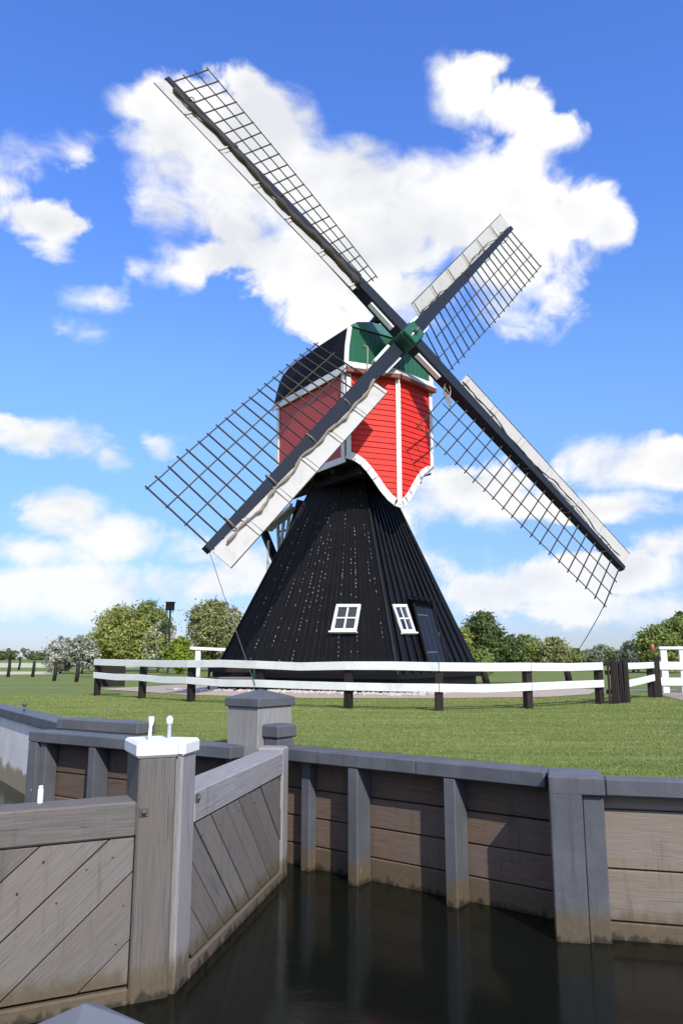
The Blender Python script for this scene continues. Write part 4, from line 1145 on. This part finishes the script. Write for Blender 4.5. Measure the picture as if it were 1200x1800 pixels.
for u, vt, wpx, Y, mt, lb in ((893, 1116, 56, 66, 'leaf_dark', 'dark hedge tree next to the round dark tree'), (926, 1114, 60, 68, 'leaf_mid', 'mid green hedge tree, second right of the round dark tree'), (972, 1120, 62, 66, 'leaf_olive', 'olive hedge tree above the lone leaning post'), (1006, 1140, 44, 70, 'leaf_mid', 'lowest green hedge tree under the sail rope'),
                              (1030, 1146, 56, 110, 'leaf_grey', 'small grey green far tree right of the sail rope'), (1058, 1136, 60, 115, 'leaf_grey', 'rounded grey green far tree above the picket screen'), (1084, 1146, 40, 100, 'leaf_dark', 'dark small tree just left of the pale tree')):
    tree_px('hedge_tree', u, vt, wpx, Y, mt, lb, zb=.03, n=7500, size=.135 if Y < 90 else .28, group='hedge trees along the right horizon')
tree_px('pale_tree', 1108, 1124, 46, 60, 'leaf_grey', 'pale whitish tapering tree left of the green clump', zb=.04, flowers=.45, n=7500, size=.12)
tree_px('green_tree', 1150, 1098, 78, 56, 'leaf_mid', 'fresh green tree behind the rust brown finial', zb=.06, n=14000, size=.13)
tree_px('green_tree', 1195, 1084, 84, 57, 'leaf_mid', 'fresh green tree cut by the right edge', zb=.06, n=13000, size=.13)
tree_px('dark_tree', 1192, 1073, 44, 75, 'leaf_dark', 'tall dark tree rising behind the green one at right edge', zb=.1, n=7500, size=.14)
# nest box on a pole
nb0 = onZ(296, 1180); nb0.y = 56; nb0.x = (296 - 600) / FPX * 55
nbx = thing('nest_box', (nb0.x, nb0.y, 0), 'black box on a tall pole beside the big left tree', 'nest box')
bt = atY(294, 1066, 56); bt.x = nb0.x
beam('pole', V((nb0.x, 56, 0)), bt, .12, .12, 'post_dark', nbx, (0, -1, 0)); beam('box', bt + V((-.02, 0, -.28)), bt + V((-.02, 0, .26)), .54, .5, 'dark', nbx, (0, -1, 0))
beam('box_roof', bt + V((-.34, 0, .30)), bt + V((.32, 0, .30)), .6, .05, 'dark', nbx)
# far wood on the left horizon
fv = []
for i in range(130):
    x = -340 + i * 2.4 + rng.uniform(-2, 2); y = 430 + rng.uniform(-20, 20)
    hgt = rng.uniform(3.0, 6.4) * (1 + .25 * math.sin(i * .31))
    fv.append(leaves([(x, y, hgt * .5, 4.2, 3, hgt * .55)], 260, .7, 16))
o = bpy.data.objects.new('distant_wood', quad_mesh('distant_wood', np.concatenate(fv), 'leaf_dark')); put(o, Matrix())
tag(o, 'dark line of far woodland on the left horizon', 'woodland', kind='stuff')
fv = []
for i in range(120):
    x = 60 + i * 2.2 + rng.uniform(-2, 2); y = 330 + rng.uniform(-20, 20); hgt = rng.uniform(3.0, 5)
    fv.append(leaves([(x, y, hgt * .5, 4.2, 3, hgt * .55)], 220, .7, 16))
o = bpy.data.objects.new('distant_wood', quad_mesh('distant_wood', np.concatenate(fv), 'leaf_grey')); put(o, Matrix())
tag(o, 'grey green line of far woodland on the right horizon', 'woodland', kind='stuff')
# ------------------------------------------------------------------ lawn blades near the lock
def lawn_blades(n):
    y = 7.0 + 16 * rng.random(n) ** 1.5
    x = (rng.random(n) * 1.12 - .56) * (y + 1.5) * 1.0
    p = np.stack([x, y], 1)
    def side(P, nn): return ((p - np.array([P.x, P.y])) @ np.array([nn.x, nn.y]))
    keep = (side(O, N) < -.36) & (side(A0, NL) < -.36) & (side(G0, EM) < -.25) & ~((side(G0, EM) > -.62) & (p[:, 0] < 2.5))
    keep &= ((side(C0, CN) < -.42) | (p[:, 0] > -3.0))
    keep &= ~((p[:, 0] > -1.8) & (p[:, 0] < -.2) & (p[:, 1] < 10.2))
    p = p[keep]
    # unmown tufts hanging over the coping edge
    e = []
    for k in range(9000):
        u = rng.random(); q = LW(-.4 + 3.3 * u, -.345 - abs(rng.normal()) * .03, 0) if k % 3 else RW(.5 + 6 * u, -.215 - abs(rng.normal()) * .03, 0)
        e.append((q.x, q.y))
    ne = len(e); p = np.concatenate([p, np.array(e)]); n = len(p)
    h = rng.uniform(.006, .018, n); h[-ne:] = rng.uniform(.03, .085, ne); w = rng.uniform(.0025, .0055, n) * (p[:, 1] / 9)
    a = rng.uniform(0, 6.283, n); l = rng.uniform(0, 6.283, n); k = rng.uniform(.1, .8, n) * h
    b = np.stack([p[:, 0], p[:, 1], np.zeros(n)], 1); sx = np.stack([np.cos(a) * w, np.sin(a) * w, np.zeros(n)], 1)
    tip = b + np.stack([np.cos(l) * k, np.sin(l) * k, h], 1)
    v = np.stack([b - sx, b + sx, tip], 1).reshape(-1, 3)
    me = bpy.data.meshes.new('grass_blades')
    me.vertices.add(3 * n); me.vertices.foreach_set('co', v.astype(np.float32).ravel())
    me.loops.add(3 * n); me.loops.foreach_set('vertex_index', np.arange(3 * n, dtype=np.int32))
    me.polygons.add(n); me.polygons.foreach_set('loop_start', np.arange(0, 3 * n, 3, dtype=np.int32)); me.polygons.foreach_set('loop_total', np.full(n, 3, np.int32))
    me.materials.append(M['blade']); me.update()
    o = bpy.data.objects.new('grass_blades', me); put(o, Matrix())
    tag(o, 'short mown grass growing on the lawn behind the lock', 'grass', kind='stuff')
lawn_blades(520000)
